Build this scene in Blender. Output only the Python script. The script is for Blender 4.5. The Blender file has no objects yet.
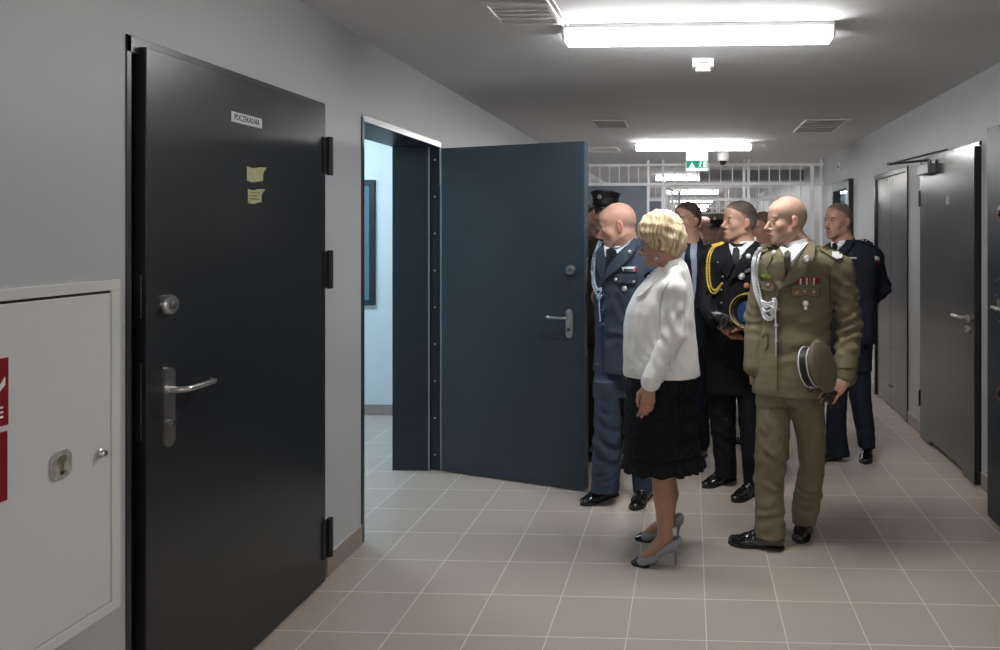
import bpy, bmesh, math, random
import numpy as np
from mathutils import Vector, Matrix
from mathutils.bvhtree import BVHTree
from mathutils.geometry import delaunay_2d_cdt
random.seed(7)
S = bpy.context.scene
COL = S.collection
F, HC, PX, HY = 713.0, 1.55, 660.0, 232.0     # focal length (px), eye height (m), principal column, horizon row
TH = math.atan(30.0/713.0)
CT, ST = math.cos(TH), math.sin(TH)
def loc(x, y, d):                 # camera-aligned metres (right, forward, up)
    return np.array([(x-PX)/F*d, d, HC-(y-HY)*d/F])
def wrl(p):
    return Vector((CT*p[0]-ST*p[1], ST*p[0]+CT*p[1], p[2]))
def at(x, y, d):                  # point seen at column x, row y at depth d, in the world
    return wrl(loc(x, y, d))

# ---------------------------------------------------------------- materials
def _mat(name):
    m = bpy.data.materials.new(name); m.use_nodes = True
    nt = m.node_tree; nt.nodes.clear()
    out = nt.nodes.new('ShaderNodeOutputMaterial'); b = nt.nodes.new('ShaderNodeBsdfPrincipled')
    nt.links.new(b.outputs[0], out.inputs[0])
    return m, nt, b
def mat(name, col, rough=.5, metal=0., spec=.5, var=.06, vscale=6., bump=0., bscale=120., coat=0., sheen=0., stretch=None, alpha=None, trans=0., ior=None):
    m, nt, b = _mat(name)
    N, L = nt.nodes, nt.links
    tc = N.new('ShaderNodeTexCoord'); mp = N.new('ShaderNodeMapping'); L.new(tc.outputs['Object'], mp.inputs[0])
    if stretch: mp.inputs['Scale'].default_value = stretch
    nz = N.new('ShaderNodeTexNoise'); nz.inputs['Scale'].default_value = vscale; nz.inputs['Detail'].default_value = 4
    L.new(mp.outputs[0], nz.inputs['Vector'])
    cr = N.new('ShaderNodeMapRange'); cr.inputs[1].default_value = .3; cr.inputs[2].default_value = .7
    cr.inputs[3].default_value = 1-var; cr.inputs[4].default_value = 1+var
    L.new(nz.outputs[0], cr.inputs[0])
    mx = N.new('ShaderNodeVectorMath'); mx.operation = 'SCALE'; mx.inputs[0].default_value = col[:3]
    L.new(cr.outputs[0], mx.inputs['Scale']); L.new(mx.outputs[0], b.inputs['Base Color'])
    b.inputs['Roughness'].default_value = rough; b.inputs['Metallic'].default_value = metal
    b.inputs['Specular IOR Level'].default_value = spec
    b.inputs['Coat Weight'].default_value = coat
    b.inputs['Sheen Weight'].default_value = sheen
    b.inputs['Transmission Weight'].default_value = trans
    if ior: b.inputs['IOR'].default_value = ior
    if bump:
        n2 = N.new('ShaderNodeTexNoise'); n2.inputs['Scale'].default_value = bscale; n2.inputs['Detail'].default_value = 3
        L.new(mp.outputs[0], n2.inputs['Vector'])
        bp = N.new('ShaderNodeBump'); bp.inputs['Strength'].default_value = bump; bp.inputs['Distance'].default_value = .002
        L.new(n2.outputs[0], bp.inputs['Height']); L.new(bp.outputs[0], b.inputs['Normal'])
    return m
def emit(name, col, strength):
    m = bpy.data.materials.new(name); m.use_nodes = True
    nt = m.node_tree; nt.nodes.clear()
    out = nt.nodes.new('ShaderNodeOutputMaterial'); e = nt.nodes.new('ShaderNodeEmission')
    e.inputs[0].default_value = (*col, 1); e.inputs[1].default_value = strength
    nt.links.new(e.outputs[0], out.inputs[0])
    return m
def painted(name, rough=.5, spec=.4, bump=0., bscale=200., sss=0., coat=0., sheen=0.):
    """material whose colour comes from the mesh's own 'paint' colours (skin, lips, brows, cloth patterns)"""
    m, nt, b = _mat(name)
    N, L = nt.nodes, nt.links
    a = N.new('ShaderNodeVertexColor'); a.layer_name = 'paint'
    L.new(a.outputs[0], b.inputs['Base Color'])
    b.inputs['Roughness'].default_value = rough; b.inputs['Specular IOR Level'].default_value = spec
    b.inputs['Coat Weight'].default_value = coat; b.inputs['Sheen Weight'].default_value = sheen
    if sss:
        b.inputs['Subsurface Weight'].default_value = sss; b.inputs['Subsurface Radius'].default_value = (.01,.004,.002)
        b.inputs['Subsurface Scale'].default_value = 1.
    if bump:
        tc = N.new('ShaderNodeTexCoord'); n2 = N.new('ShaderNodeTexNoise'); n2.inputs['Scale'].default_value = bscale
        L.new(tc.outputs['Object'], n2.inputs['Vector'])
        bp = N.new('ShaderNodeBump'); bp.inputs['Strength'].default_value = bump; bp.inputs['Distance'].default_value = .001
        L.new(n2.outputs[0], bp.inputs['Height']); L.new(bp.outputs[0], b.inputs['Normal'])
    return m

TX0, TXS, TY0, TYS = -1.1555, .3045, 2.71, .305
def tile_mat():
    m, nt, b = _mat('floor_tile')
    N, L = nt.nodes, nt.links
    g = N.new('ShaderNodeNewGeometry'); sp = N.new('ShaderNodeSeparateXYZ'); L.new(g.outputs['Position'], sp.inputs[0])
    def M(op, a, bb=None, c=None):
        n = N.new('ShaderNodeMath'); n.operation = op
        for i, v in enumerate((a, bb, c)):
            if v is None: continue
            if isinstance(v, (int, float)): n.inputs[i].default_value = v
            else: L.new(v, n.inputs[i])
        return n.outputs[0]
    ux = M('DIVIDE', M('SUBTRACT', sp.outputs[0], TX0), TXS); uy = M('DIVIDE', M('SUBTRACT', sp.outputs[1], TY0), TYS)
    dx = M('MULTIPLY', M('ABSOLUTE', M('SUBTRACT', M('FRACT', M('ADD', ux, .5)), .5)), TXS)
    dy = M('MULTIPLY', M('ABSOLUTE', M('SUBTRACT', M('FRACT', M('ADD', uy, .5)), .5)), TYS)
    dm = M('MINIMUM', dx, dy)
    mr = N.new('ShaderNodeMapRange'); mr.inputs[1].default_value = .0018; mr.inputs[2].default_value = .0032
    mr.inputs[3].default_value = 1; mr.inputs[4].default_value = 0; L.new(dm, mr.inputs[0])
    cm = N.new('ShaderNodeCombineXYZ'); L.new(M('FLOOR', ux), cm.inputs[0]); L.new(M('FLOOR', uy), cm.inputs[1])
    wn = N.new('ShaderNodeTexWhiteNoise'); L.new(cm.outputs[0], wn.inputs['Vector'])
    nz = N.new('ShaderNodeTexNoise'); nz.inputs['Scale'].default_value = 3.; nz.inputs['Detail'].default_value = 6; L.new(g.outputs['Position'], nz.inputs['Vector'])
    n3 = N.new('ShaderNodeTexNoise'); n3.inputs['Scale'].default_value = 260.; L.new(g.outputs['Position'], n3.inputs['Vector'])
    v = M('ADD', M('ADD', M('MULTIPLY', wn.outputs[0], .06), M('MULTIPLY', nz.outputs[0], .16)), M('MULTIPLY', n3.outputs[0], .10))
    v = M('ADD', v, .84)
    sc = N.new('ShaderNodeVectorMath'); sc.operation = 'SCALE'; sc.inputs[0].default_value = (.52, .445, .385); L.new(v, sc.inputs['Scale'])
    mx = N.new('ShaderNodeMix'); mx.data_type = 'RGBA'; L.new(mr.outputs[0], mx.inputs[0]); L.new(sc.outputs[0], mx.inputs[6]); mx.inputs[7].default_value = (.82, .77, .70, 1)
    L.new(mx.outputs[2], b.inputs['Base Color'])
    L.new(M('ADD', M('MULTIPLY', nz.outputs[0], .16), .30), b.inputs['Roughness'])
    bp = N.new('ShaderNodeBump'); bp.inputs['Strength'].default_value = .5; bp.inputs['Distance'].default_value = .0015
    L.new(M('SUBTRACT', 1., mr.outputs[0]), bp.inputs['Height']); L.new(bp.outputs[0], b.inputs['Normal'])
    return m
M_ = {}
M_['floor'] = tile_mat()
M_['wall'] = mat('wall_paint', (.49,.505,.52), .45, var=.02, vscale=1.5, bump=.25, bscale=400)
M_['ceiling'] = mat('ceiling_paint', (.74,.755,.78), .8, var=.02, vscale=1.2, bump=.2, bscale=300)
M_['roomwall'] = mat('pale_room_paint', (.66,.72,.75), .5, var=.02, vscale=1.5)
M_['base'] = mat('baseboard_tile', (.30,.262,.235), .35, var=.08, vscale=30)
M_['grout'] = mat('grout', (.6,.56,.52), .7)
M_['black_door'] = mat('charcoal_lacquer', (.019,.021,.025), .30, spec=.6, var=.03, vscale=3, bump=.04, bscale=500)
M_['frame_black'] = mat('black_frame_lacquer', (.035,.035,.038), .32, spec=.6)
M_['blue_door'] = mat('blue_grey_lacquer', (.032,.047,.062), .38, spec=.45, var=.10, vscale=2.5, bump=.05, bscale=300)
M_['blue_edge'] = mat('dark_blue_lacquer', (.014,.022,.030), .38, spec=.45)
M_['grey_door'] = mat('dark_grey_lacquer', (.015,.015,.016), .20, spec=1.0, var=.05, vscale=2, bump=.05, bscale=300)
M_['steel'] = mat('brushed_steel', (.62,.61,.59), .28, metal=1., var=.05, vscale=40)
M_['dsteel'] = mat('dark_steel', (.22,.22,.23), .4, metal=1.)
M_['black'] = mat('black_iron', (.012,.012,.013), .4)
M_['rubber'] = mat('black_rubber', (.01,.01,.011), .7)
M_['cab'] = mat('white_cabinet_enamel', (.68,.68,.67), .38, var=.015, vscale=2, bump=.12, bscale=350)
M_['red'] = mat('red_sign', (.24,.004,.012), .35)
M_['white'] = mat('white_plastic', (.8,.8,.8), .4, var=.01)
M_['sticker'] = mat('white_label', (.62,.62,.66), .5)
M_['note'] = mat('yellow_note', (.42,.43,.22), .7, var=.08, vscale=60)
M_['ink'] = mat('dark_ink', (.03,.03,.035), .6)
M_['bar'] = mat('pale_grey_bar_paint', (.86,.88,.90), .38)
M_['panel'] = mat('grey_blue_sheet', (.16,.19,.23), .5)
M_['green'] = emit('exit_green', (.02,.30,.18), .45)
M_['signwhite'] = emit('exit_white', (.85,1,.92), .45)
M_['glass'] = mat('pane_glass', (.55,.68,.72), .06, spec=.8, trans=.0)
def glass_mat():
    m, nt, b = _mat('window_glass')
    b.inputs['Base Color'].default_value = (.8,.93,.95,1); b.inputs['Roughness'].default_value = .02
    b.inputs['Transmission Weight'].default_value = 1.; b.inputs['IOR'].default_value = 1.45
    return m
M_['clear'] = glass_mat()
M_['pvc'] = mat('grey_vent_plastic', (.75,.75,.75), .5)

# ---------------------------------------------------------------- mesh helpers
class MB:
    def __init__(s): s.b = bmesh.new()
    def box(s, x0, x1, y0, y1, z0, z1):
        v = [s.b.verts.new((x, y, z)) for x in (x0, x1) for y in (y0, y1) for z in (z0, z1)]
        for f in ((0,1,3,2),(4,6,7,5),(0,4,5,1),(2,3,7,6),(0,2,6,4),(1,5,7,3)):
            s.b.faces.new([v[i] for i in f])
        return s
    def hull(s, pts8):             # 8 corners in box() order
        v = [s.b.verts.new(p) for p in pts8]
        for f in ((0,1,3,2),(4,6,7,5),(0,4,5,1),(2,3,7,6),(0,2,6,4),(1,5,7,3)):
            s.b.faces.new([v[i] for i in f])
        return s
    def prism(s, pts, vec):        # polygon of 3-D points pushed along vec
        a = [s.b.verts.new(p) for p in pts]; c = [s.b.verts.new(Vector(p)+Vector(vec)) for p in pts]
        s.b.faces.new(a); s.b.faces.new(c[::-1])
        n = len(a)
        for i in range(n): s.b.faces.new((a[i], a[(i+1) % n], c[(i+1) % n], c[i]))
        return s
    def tube(s, pts, r, seg=10, cap=True, closed=False):
        pts = [Vector(p) for p in pts]; n = len(pts)
        rs = r if isinstance(r, (list, tuple)) else [r]*n
        rings = []; up = None
        for i, p in enumerate(pts):
            a = pts[i-1] if i or closed else pts[0]; c = pts[(i+1) % n] if (i < n-1 or closed) else pts[-1]
            t = (c-a).normalized() if (c-a).length > 1e-9 else Vector((0,0,1))
            if up is None:
                up = Vector((0,0,1)) if abs(t.z) < .9 else Vector((1,0,0))
            u = (up - t*up.dot(t)).normalized(); w = t.cross(u); up = u
            rings.append([s.b.verts.new(p + (u*math.cos(k*2*math.pi/seg) + w*math.sin(k*2*math.pi/seg))*rs[i]) for k in range(seg)])
        for i in range(n if closed else n-1):
            A, B = rings[i], rings[(i+1) % n]
            for k in range(seg): s.b.faces.new((A[k], A[(k+1) % seg], B[(k+1) % seg], B[k]))
        if cap and not closed: s.b.faces.new(rings[0][::-1]); s.b.faces.new(rings[-1])
        return s
    def lathe(s, prof, origin, axis, seg=24):   # prof: (radius, distance along axis)
        axis = Vector(axis).normalized(); u = axis.orthogonal().normalized(); w = axis.cross(u); o = Vector(origin)
        rings = []
        for r, h in prof:
            rings.append([s.b.verts.new(o+axis*h+(u*math.cos(k*2*math.pi/seg)+w*math.sin(k*2*math.pi/seg))*max(r, 1e-5)) for k in range(seg)])
        for A, B in zip(rings, rings[1:]):
            for k in range(seg): s.b.faces.new((A[k], A[(k+1) % seg], B[(k+1) % seg], B[k]))
        s.b.faces.new(rings[0][::-1]); s.b.faces.new(rings[-1])
        return s
    def build(s, name, m, parent=None, bevel=0., smooth=False, world=True):
        bmesh.ops.recalc_face_normals(s.b, faces=s.b.faces)
        me = bpy.data.meshes.new(name); s.b.to_mesh(me); s.b.free()
        me.materials.append(m)
        o = bpy.data.objects.new(name, me); COL.objects.link(o)
        if parent is not None: attach(o, parent, world)
        if smooth:
            for p in me.polygons: p.use_smooth = True
            md = o.modifiers.new('n', 'EDGE_SPLIT'); md.split_angle = math.radians(40)
        if bevel:
            md = o.modifiers.new('b', 'BEVEL'); md.width = bevel; md.segments = 2; md.limit_method = 'ANGLE'
        return o
def mw(o):
    m = o.matrix_basis.copy()
    p = o.parent
    if p is not None: m = mw(p) @ o.matrix_parent_inverse @ m
    return m
def attach(o, parent, world=True):    # world=True: the mesh was modelled in world coordinates
    o.parent = parent
    if world: o.matrix_parent_inverse = mw(parent).inverted()
def empty(name, p, rz=0):
    o = bpy.data.objects.new(name, None); COL.objects.link(o); o.location = p; o.rotation_euler = (0,0,rz); o.empty_display_size = .1
    return o
def tag(o, label=None, cat=None, group=None, kind=None):
    if label: o['label'] = label
    if cat: o['category'] = cat
    if group: o['group'] = group
    if kind: o['kind'] = kind
    return o
def copy_tree(o, parent=None):
    c = o.copy(); COL.objects.link(c)
    if parent is not None:
        inv = o.matrix_parent_inverse.copy(); c.parent = parent; c.matrix_parent_inverse = inv
    for ch in [q for q in bpy.data.objects if q.parent == o]: copy_tree(ch, c)
    return c

# ---------------------------------------------------------------- the shell
XL, XR, ZC = -1.635, 1.77, 2.52
Y0, YE = -6.0, 36.0
def struct(o): return tag(o, kind='structure')
def wall_boxes(mb, x0, x1, ya, yb, openings):
    y = ya
    for a, b, h in sorted(openings):
        mb.box(x0, x1, y, a, 0, ZC); mb.box(x0, x1, a, b, h, ZC); y = b
    mb.box(x0, x1, y, yb, 0, ZC)
struct(MB().box(-5.2, 2.2, Y0, YE, -.08, 0).build('floor', M_['floor']))
struct(MB().box(-5.2, 2.2, Y0, YE, ZC, ZC+.1).build('ceiling', M_['ceiling']))
D1 = (2.0, 3.125, 2.125); D2 = (3.485, 4.60, 2.125)
w = MB(); wall_boxes(w, XL-.295, XL, Y0, YE, [D1, D2]); struct(w.build('wall_left', M_['wall']))
DB = (4.41, 5.46, 2.105); DC = (5.865, 6.90, 2.085); DD = (7.80, 8.72, 2.13)
w = MB(); wall_boxes(w, XR, XR+.3, Y0, YE, [DB, DC, DD]); struct(w.build('wall_right', M_['wall']))
struct(MB().box(XL, XR, Y0-.1, Y0, 0, ZC).build('wall_back', M_['wall']))
struct(MB().box(XL, XR, YE, YE+.1, 0, ZC).build('wall_front', M_['wall']))
# baseboards
def baseboard(name, x0, x1, segs):
    m = MB(); g = MB()
    for a, b in segs: m.box(x0, x1, a, b, 0, .094)
    o = struct(m.build(name, M_['base']))
    for a, b in segs: g.box(x0, x1, a, b, .094, .0975)
    g.build('grout_edge', M_['grout'], o)
baseboard('baseboard_left', XL, XL+.009, [(Y0, 1.99), (3.135, 3.475), (4.61, YE)])
baseboard('baseboard_right', XR-.009, XR, [(Y0, 4.40), (5.47, 5.855), (6.91, 7.79), (8.73, YE)])
# the lit room behind the open door
RW = 5.93
w = MB(); w.box(-5.0, XL-.295, RW, RW+.2, 0, ZC); struct(w.build('wall_room_far', M_['roomwall']))
w = MB(); w.box(-5.2, -5.0, 3.2, RW, 0, ZC); struct(w.build('wall_room_left', M_['roomwall']))
w = MB(); w.box(-5.0, XL-.295, 3.2, 3.35, 0, ZC); struct(w.build('wall_room_near', M_['roomwall']))
struct(MB().box(-5.0, XL-.295, RW-.009, RW, 0, .09).build('baseboard_room', M_['base']))
# the dark room behind the right-hand doors: closed backs of the door recesses
w = MB()
for a, b, h in (DB, DC): w.box(XR+.3, XR+.34, a-.1, b+.1, 0, h+.1)
struct(w.build('wall_right_rooms', M_['wall']))
w = MB(); w.box(XL-.335, XL-.295, 1.9, 3.2, 0, 2.3); struct(w.build('wall_left_room', M_['wall']))
# room window
wx1 = at(376, 200, 6.04).x; wz1 = at(376, 180, 6.04).z; wz0 = at(376, 305, 6.04).z
wn = empty('window_1', (wx1-.5, RW, wz0)); struct(wn)
fr = MB(); f = .045
x0, x1 = wx1-1.1, wx1
fr.box(x0, x1, RW-.03, RW, wz1-f, wz1).box(x0, x1, RW-.03, RW, wz0, wz0+f).box(x0, x0+f, RW-.03, RW, wz0+f, wz1-f).box(x1-f, x1, RW-.03, RW, wz0+f, wz1-f).box((x0+x1)/2-.02, (x0+x1)/2+.02, RW-.03, RW, wz0+f, wz1-f)
fr.build('window_frame', M_['blue_edge'], wn, .002)
MB().box(x0+f, x1-f, RW-.012, RW-.004, wz0+f, wz1-f).build('pane', mat('teal_pane', (.10,.19,.24), .08, spec=.6), wn)

# ---------------------------------------------------------------- door furniture
def lever_handle(p, n, u, m=None, plate_h=.235, plate_w=.04, lever=.135, z0=-.06):
    """steel long plate with rounded ends and a lever; p on the leaf face at the spindle, n outward, u lever direction"""
    m = m or M_['steel']; p = Vector(p); n = Vector(n).normalized(); u = Vector(u).normalized(); zz = Vector((0,0,1))
    mb = MB(); r = plate_w/2; a = []
    zt = plate_h*.28; zb = -plate_h*.72
    for k in range(13): t = math.pi*k/12; a.append(p+u*(r*math.cos(t))+zz*(zt-r+r*math.sin(t)))
    for k in range(13): t = math.pi+math.pi*k/12; a.append(p+u*(r*math.cos(t))+zz*(zb+r+r*math.sin(t)))
    mb.prism(a, n*.009)
    pl = mb
    lv = MB()
    pts = [p+n*.006, p+n*.035]
    for k in range(1, 7):
        t = k/6*math.pi/2; pts.append(p+n*(.035+.022*math.sin(t))+u*(.022*(1-math.cos(t))))
    pts += [p+n*.057+u*(lever*.5), p+n*.057+u*(lever*.85)]
    for k in range(1, 5):
        t = k/4*math.pi/2; pts.append(p+n*(.057-.018*(1-math.cos(t)))+u*(lever*.85+.018*math.sin(t)))
    lv.tube(pts, .0095, 12)
    cy = MB(); cy.lathe([(.0105,0),(.0105,.016),(.009,.018)], p+n*.005-zz*(plate_h*.42), n, 18)
    return pl, lv, cy
def add_lever(parent, p, n, u, **k):
    pl, lv, cy = lever_handle(p, n, u, **k)
    h = pl.build('handle_plate', M_['steel'], parent, .002, True)
    lv.build('lever', M_['steel'], parent, 0, True)
    cy.build('key_cylinder', M_['dsteel'], parent, 0, True)
def lock_disc(parent, p, n, r=.029):
    MB().lathe([(r,0),(r,.012),(r*.86,.018),(r*.5,.0185),(r*.46,.014)], p, n, 28).build('lock_rosette', M_['steel'], parent, 0, True)
    MB().lathe([(r*.42,.012),(r*.42,.021),(r*.36,.022)], p, n, 18).build('lock_cylinder', M_['dsteel'], parent, 0, True)

# door 1: closed charcoal door on the left wall
d1 = empty('door_1', (XL, 2.55, 0)); struct(d1)
a, b, h = D1
fr = MB()
fr.box(XL-.10, XL+.004, a, a+.018, 0, h).box(XL-.10, XL+.004, b-.018, b, 0, h).box(XL-.10, XL+.004, a, b, h-.05, h)
fr.box(XL-.12, XL-.075, a, a+.09, 0, h).box(XL-.12, XL-.075, b-.09, b, 0, h).box(XL-.12, XL-.075, a, b, h-.09, h)
fr.build('door_frame', M_['frame_black'], d1, .0015)
LX = XL+.026
leaf = MB().box(LX-.052, LX, 2.046, 3.085, .012, 2.098).build('door_leaf', M_['black_door'], d1, .002)
add_lever(leaf, (LX, 2.046+.085, 1.55-(388-232)*2.22/713), (1,0,0), (0,1,0), lever=.15, plate_h=.245, plate_w=.046)
lock_disc(leaf, (LX, 2.046+.085, 1.55-(305-232)*2.19/713), (1,0,0), .031)
for z0, z1 in ((1.555-(320-232)*2.12/713, 1.55-(275-232)*2.12/713), (1.55-(440-232)*2.12/713, 1.55-(363-232)*2.12/713)):
    p = MB().box(LX-.038, LX-.014, 2.0435, 2.0465, z0, z1)
    q = p.build('lock_forend', M_['dsteel'], leaf, .001)
for yy in (157, 269, 534):
    z = 1.55-(yy-232)*3.2/713
    hh = MB().tube([(LX+.012, 3.103, z-.085), (LX+.012, 3.103, z+.085)], .013, 14)
    hh.box(LX-.006, LX+.006, 3.055, 3.103, z-.08, z+.08)
    hh.build('hinge', M_['black'], d1, 0, True)
# sign and notes on door 1
def text_obj(name, body, size, p, ex, ey, m, parent, depth=.0006, sx=1.):
    cu = bpy.data.curves.new(name, 'FONT'); cu.body = body; cu.size = size; cu.align_x = 'CENTER'; cu.align_y = 'CENTER'; cu.extrude = depth
    o = bpy.data.objects.new(name, cu); COL.objects.link(o); cu.materials.append(m)
    ex = Vector(ex).normalized(); ey = Vector(ey).normalized(); ez = ex.cross(ey)
    M = Matrix((ex*sx, ey, ez)).transposed().to_4x4(); M.translation = Vector(p)
    dg = bpy.context.evaluated_depsgraph_get(); me = bpy.data.meshes.new_from_object(o.evaluated_get(dg)); me.transform(M)
    bpy.data.objects.remove(o)
    if not me.materials: me.materials.append(m)
    o = bpy.data.objects.new(name, me); COL.objects.link(o); attach(o, parent)
    return o
def on_leaf(x, y):      # point of the door-1 face seen at x, y
    d = -LX*713/(690-x); return Vector((LX, d-.0685, 1.55-(y-232)*d/713))
pa, pb = on_leaf(232, 112), on_leaf(262.5, 128.5)
zc_ = (on_leaf(247, 115).z+on_leaf(247, 125).z)/2
sg = MB().box(LX, LX+.0015, pa.y, pb.y, zc_-.018, zc_+.018).build('door_sign', M_['sticker']); tag(sg, 'small white door sign reading POCZEKALNIA near the top of the charcoal door', 'sign')
text_obj('lettering', 'POCZEKALNIA', .030, (LX+.0018, (pa.y+pb.y)/2, zc_), (0,1,0), (0,0,1), M_['ink'], sg, sx=.74)
for (xa, xb, ya, yb, txt, lb) in ((247.5, 263.5, 167, 182, 0, 'upper blank yellow sticky note on the charcoal door'), (248.5, 262, 189, 203.5, 1, 'lower yellow sticky note with handwriting on the charcoal door')):
    A, B = on_leaf(xa, (ya+yb)/2), on_leaf(xb, (ya+yb)/2); zt = on_leaf((xa+xb)/2, ya+.5).z; zb = on_leaf((xa+xb)/2, yb-.5).z
    bm = bmesh.new(); n = 8; g = []
    for i in range(n+1):
        for j in range(n+1):
            u, v = i/n, j/n
            curl = .009*max(0, u-.6)*max(0, v-.5)*5 + .002*math.sin(u*7)*v
            g.append(bm.verts.new((LX+.0015+curl, A.y+(B.y-A.y)*u + (.006 if v > .8 and u > .8 else 0), zb+(zt-zb)*v-.004*math.sin(u*5))))
    for i in range(n):
        for j in range(n): bm.faces.new((g[i*(n+1)+j], g[(i+1)*(n+1)+j], g[(i+1)*(n+1)+j+1], g[i*(n+1)+j+1]))
    me = bpy.data.meshes.new('sticky_note'); bm.to_mesh(me); bm.free(); me.materials.append(M_['note'])
    o = bpy.data.objects.new('sticky_note', me); COL.objects.link(o); tag(o, lb, 'note', 'sticky notes on the charcoal door')
    md = o.modifiers.new('s', 'SOLIDIFY'); md.thickness = .0006
    if txt:
        t = MB()
        for k in range(3):
            z = zt-(k+1)*(zt-zb)*.24
            pts = [(LX+.0032, A.y+.01+(B.y-A.y-.02)*q/14*(.9 if k != 1 else .7), z+.0022*math.sin(q*2.3+k)) for q in range(15)]
            t.tube(pts, .0008, 5)
        t.build('handwriting', M_['ink'], o)

# door 2: blue-grey door standing open into the corridor
d2 = empty('door_2', (XL, 4.0, 0)); struct(d2)
a, b, h = D2
fr = MB()
fr.box(XL-.30, XL+.006, a, a+.022, 0, h).box(XL-.30, XL+.006, b-.022, b, 0, h).box(XL-.30, XL+.006, a+.022, b-.022, h-.022, h)
fr.box(XL-.315, XL-.275, a-.05, a, 0, h+.05).box(XL-.315, XL-.275, b, b+.05, 0, h+.05)
fr.build('door_frame', M_['blue_edge'], d2, .0015)
fr = MB(); fr.box(XL-.30, XL-.05, b-.040, b-.022, .0, h-.022).build('jamb_lining', M_['blue_edge'], d2, .002)
fr = MB(); fr.box(XL-.012, XL+.0075, a, b, h-.022, h+.012)
fr.build('head_trim', mat('bright_steel_trim', (.36,.36,.37), .32, metal=.9), d2, .001)
MB().box(XL-.003, XL+.0075, a-.004, a+.014, 0, h).build('side_trim', M_['frame_black'], d2, .001)
MB().box(XL-.062, XL-.052, b-.044, b-.040, 0, h-.022).build('lining_edge', mat('worn_steel_edge', (.30,.33,.36), .4, metal=.6), d2)
for k in range(9):
    z = .1+k*.24
    MB().lathe([(.006,0),(.006,.002),(.003,.003)], (XL-.025, b-.0225, z), (0,-1,0), 10).build('screw', M_['steel'], d2, 0, True)
HP = at(441, 232, 4.614); FP = at(584, 232, 4.245)
HP.z = FP.z = 0; u = (FP-HP).normalized(); LL = (FP-HP).length; nrm = Vector((u.y, -u.x, 0))   # towards camera
if nrm.y > 0: nrm = -nrm
T2 = .055
def on2(s_, z, off=0): return HP + u*s_ + nrm*off + Vector((0,0,z))
lf = MB().hull([on2(s_, z, o) for s_ in (0, LL) for o in (-T2, 0) for z in (.012, 2.092)]).build('door_leaf', M_['blue_door'], d2, .002)
ed = MB().hull([on2(s_, z, o) for s_ in (LL-.0005, LL+.003) for o in (-T2+.004, -.004) for z in (.014, 2.09)]).build('edge_strip', mat('steel_blue_edge', (.12,.16,.2), .35, metal=.3), lf, .001)
MB().hull([on2(s_, z, o) for s_ in (-.004, .004) for o in (-.03, .002) for z in (.014, 2.09)]).build('hinge_edge', mat('pale_edge', (.35,.37,.38), .4, metal=.5), lf)
for z0, z1 in ((1.18, 1.40), (.80, 1.08)):
    MB().hull([on2(s_, z, o) for s_ in (LL+.002, LL+.006) for o in (-T2+.012, -.02) for z in (z0, z1)]).build('lock_forend', M_['steel'], lf, .001)
add_lever(lf, on2(LL-.095, 1.55-(317-232)*4.28/713), nrm, -u, lever=.13, plate_h=.175, plate_w=.048)
lock_disc(lf, on2(LL-.085, 1.55-(270-232)*4.28/713), nrm, .031)
for z in (.35, 1.02, 1.78):
    MB().tube([on2(-.012, z-.07, -.01), on2(-.012, z+.07, -.01)], .012, 12).build('hinge', M_['black'], d2, 0, True)

# door 3 (right wall, with door closer)
d3 = empty('door_3', (XR, 4.9, 0)); struct(d3)
a, b, h = DB
fr = MB()
fr.box(XR-.004, XR+.10, a, a+.03, 0, h).box(XR-.004, XR+.10, b-.03, b, 0, h).box(XR-.004, XR+.10, a, b, h-.03, h)
fr.box(XR+.06, XR+.12, a, b, 0.0, h)
fr.build('door_frame', M_['grey_door'], d3, .0015)
X3 = XR-.040
mb = MB(); y0, y1 = a+.012, b-.012
prof = [(y0,.010),(y0+.16,.010),(y0+.20,.045),(y1-.24,.045),(y1-.20,.010),(y1,.010),(y1,2.075),(y0,2.075)]
mb.prism([(X3, p, q) for p, q in prof], (.05,0,0)); lf3 = mb.build('door_leaf', M_['grey_door'], d3, .0015)
MB().box(X3+.004, X3+.046, y0-.003, y0, .012, 2.072).build('leaf_edge', M_['black'], lf3)
add_lever(lf3, (X3, y0+.09, 1.02), (-1,0,0), (0,1,0), lever=.14, plate_h=.05, plate_w=.05)
lock_disc(lf3, (X3, y0+.09, .945), (-1,0,0), .024)
p3 = at(955, 201, 4.75)
MB().box(X3-.001, X3, 4.83, 4.90, 1.735, 1.79).build('door_plate', M_['dsteel'], lf3)
for z in (1.80, .30): MB().tube([(X3+.002, b-.004, z-.06), (X3+.002, b-.004, z+.06)], .011, 10).build('hinge', M_['black'], d3, 0, True)
# closer: body on the leaf, arm to the wall
MB().box(X3-.055, X3, 5.10, 5.35, 1.965, 2.035).build('door_closer', M_['dsteel'], d3, .004)
elb = Vector((X3-.235, 5.44, 2.06))
MB().tube([(X3-.028, 5.15, 2.04), (X3-.028, 5.15, 2.062), elb], .0085, 8).tube([elb, (XR-.02, 4.93, 2.112)], .0075, 8).tube([elb+Vector((0,0,-.012)), elb+Vector((0,0,.012))], .013, 12).lathe([(.014,0),(.014,.03)], (X3-.028,5.15,2.03),(0,0,1),12).build('closer_arm', M_['dsteel'], d3, 0, True)

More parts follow.
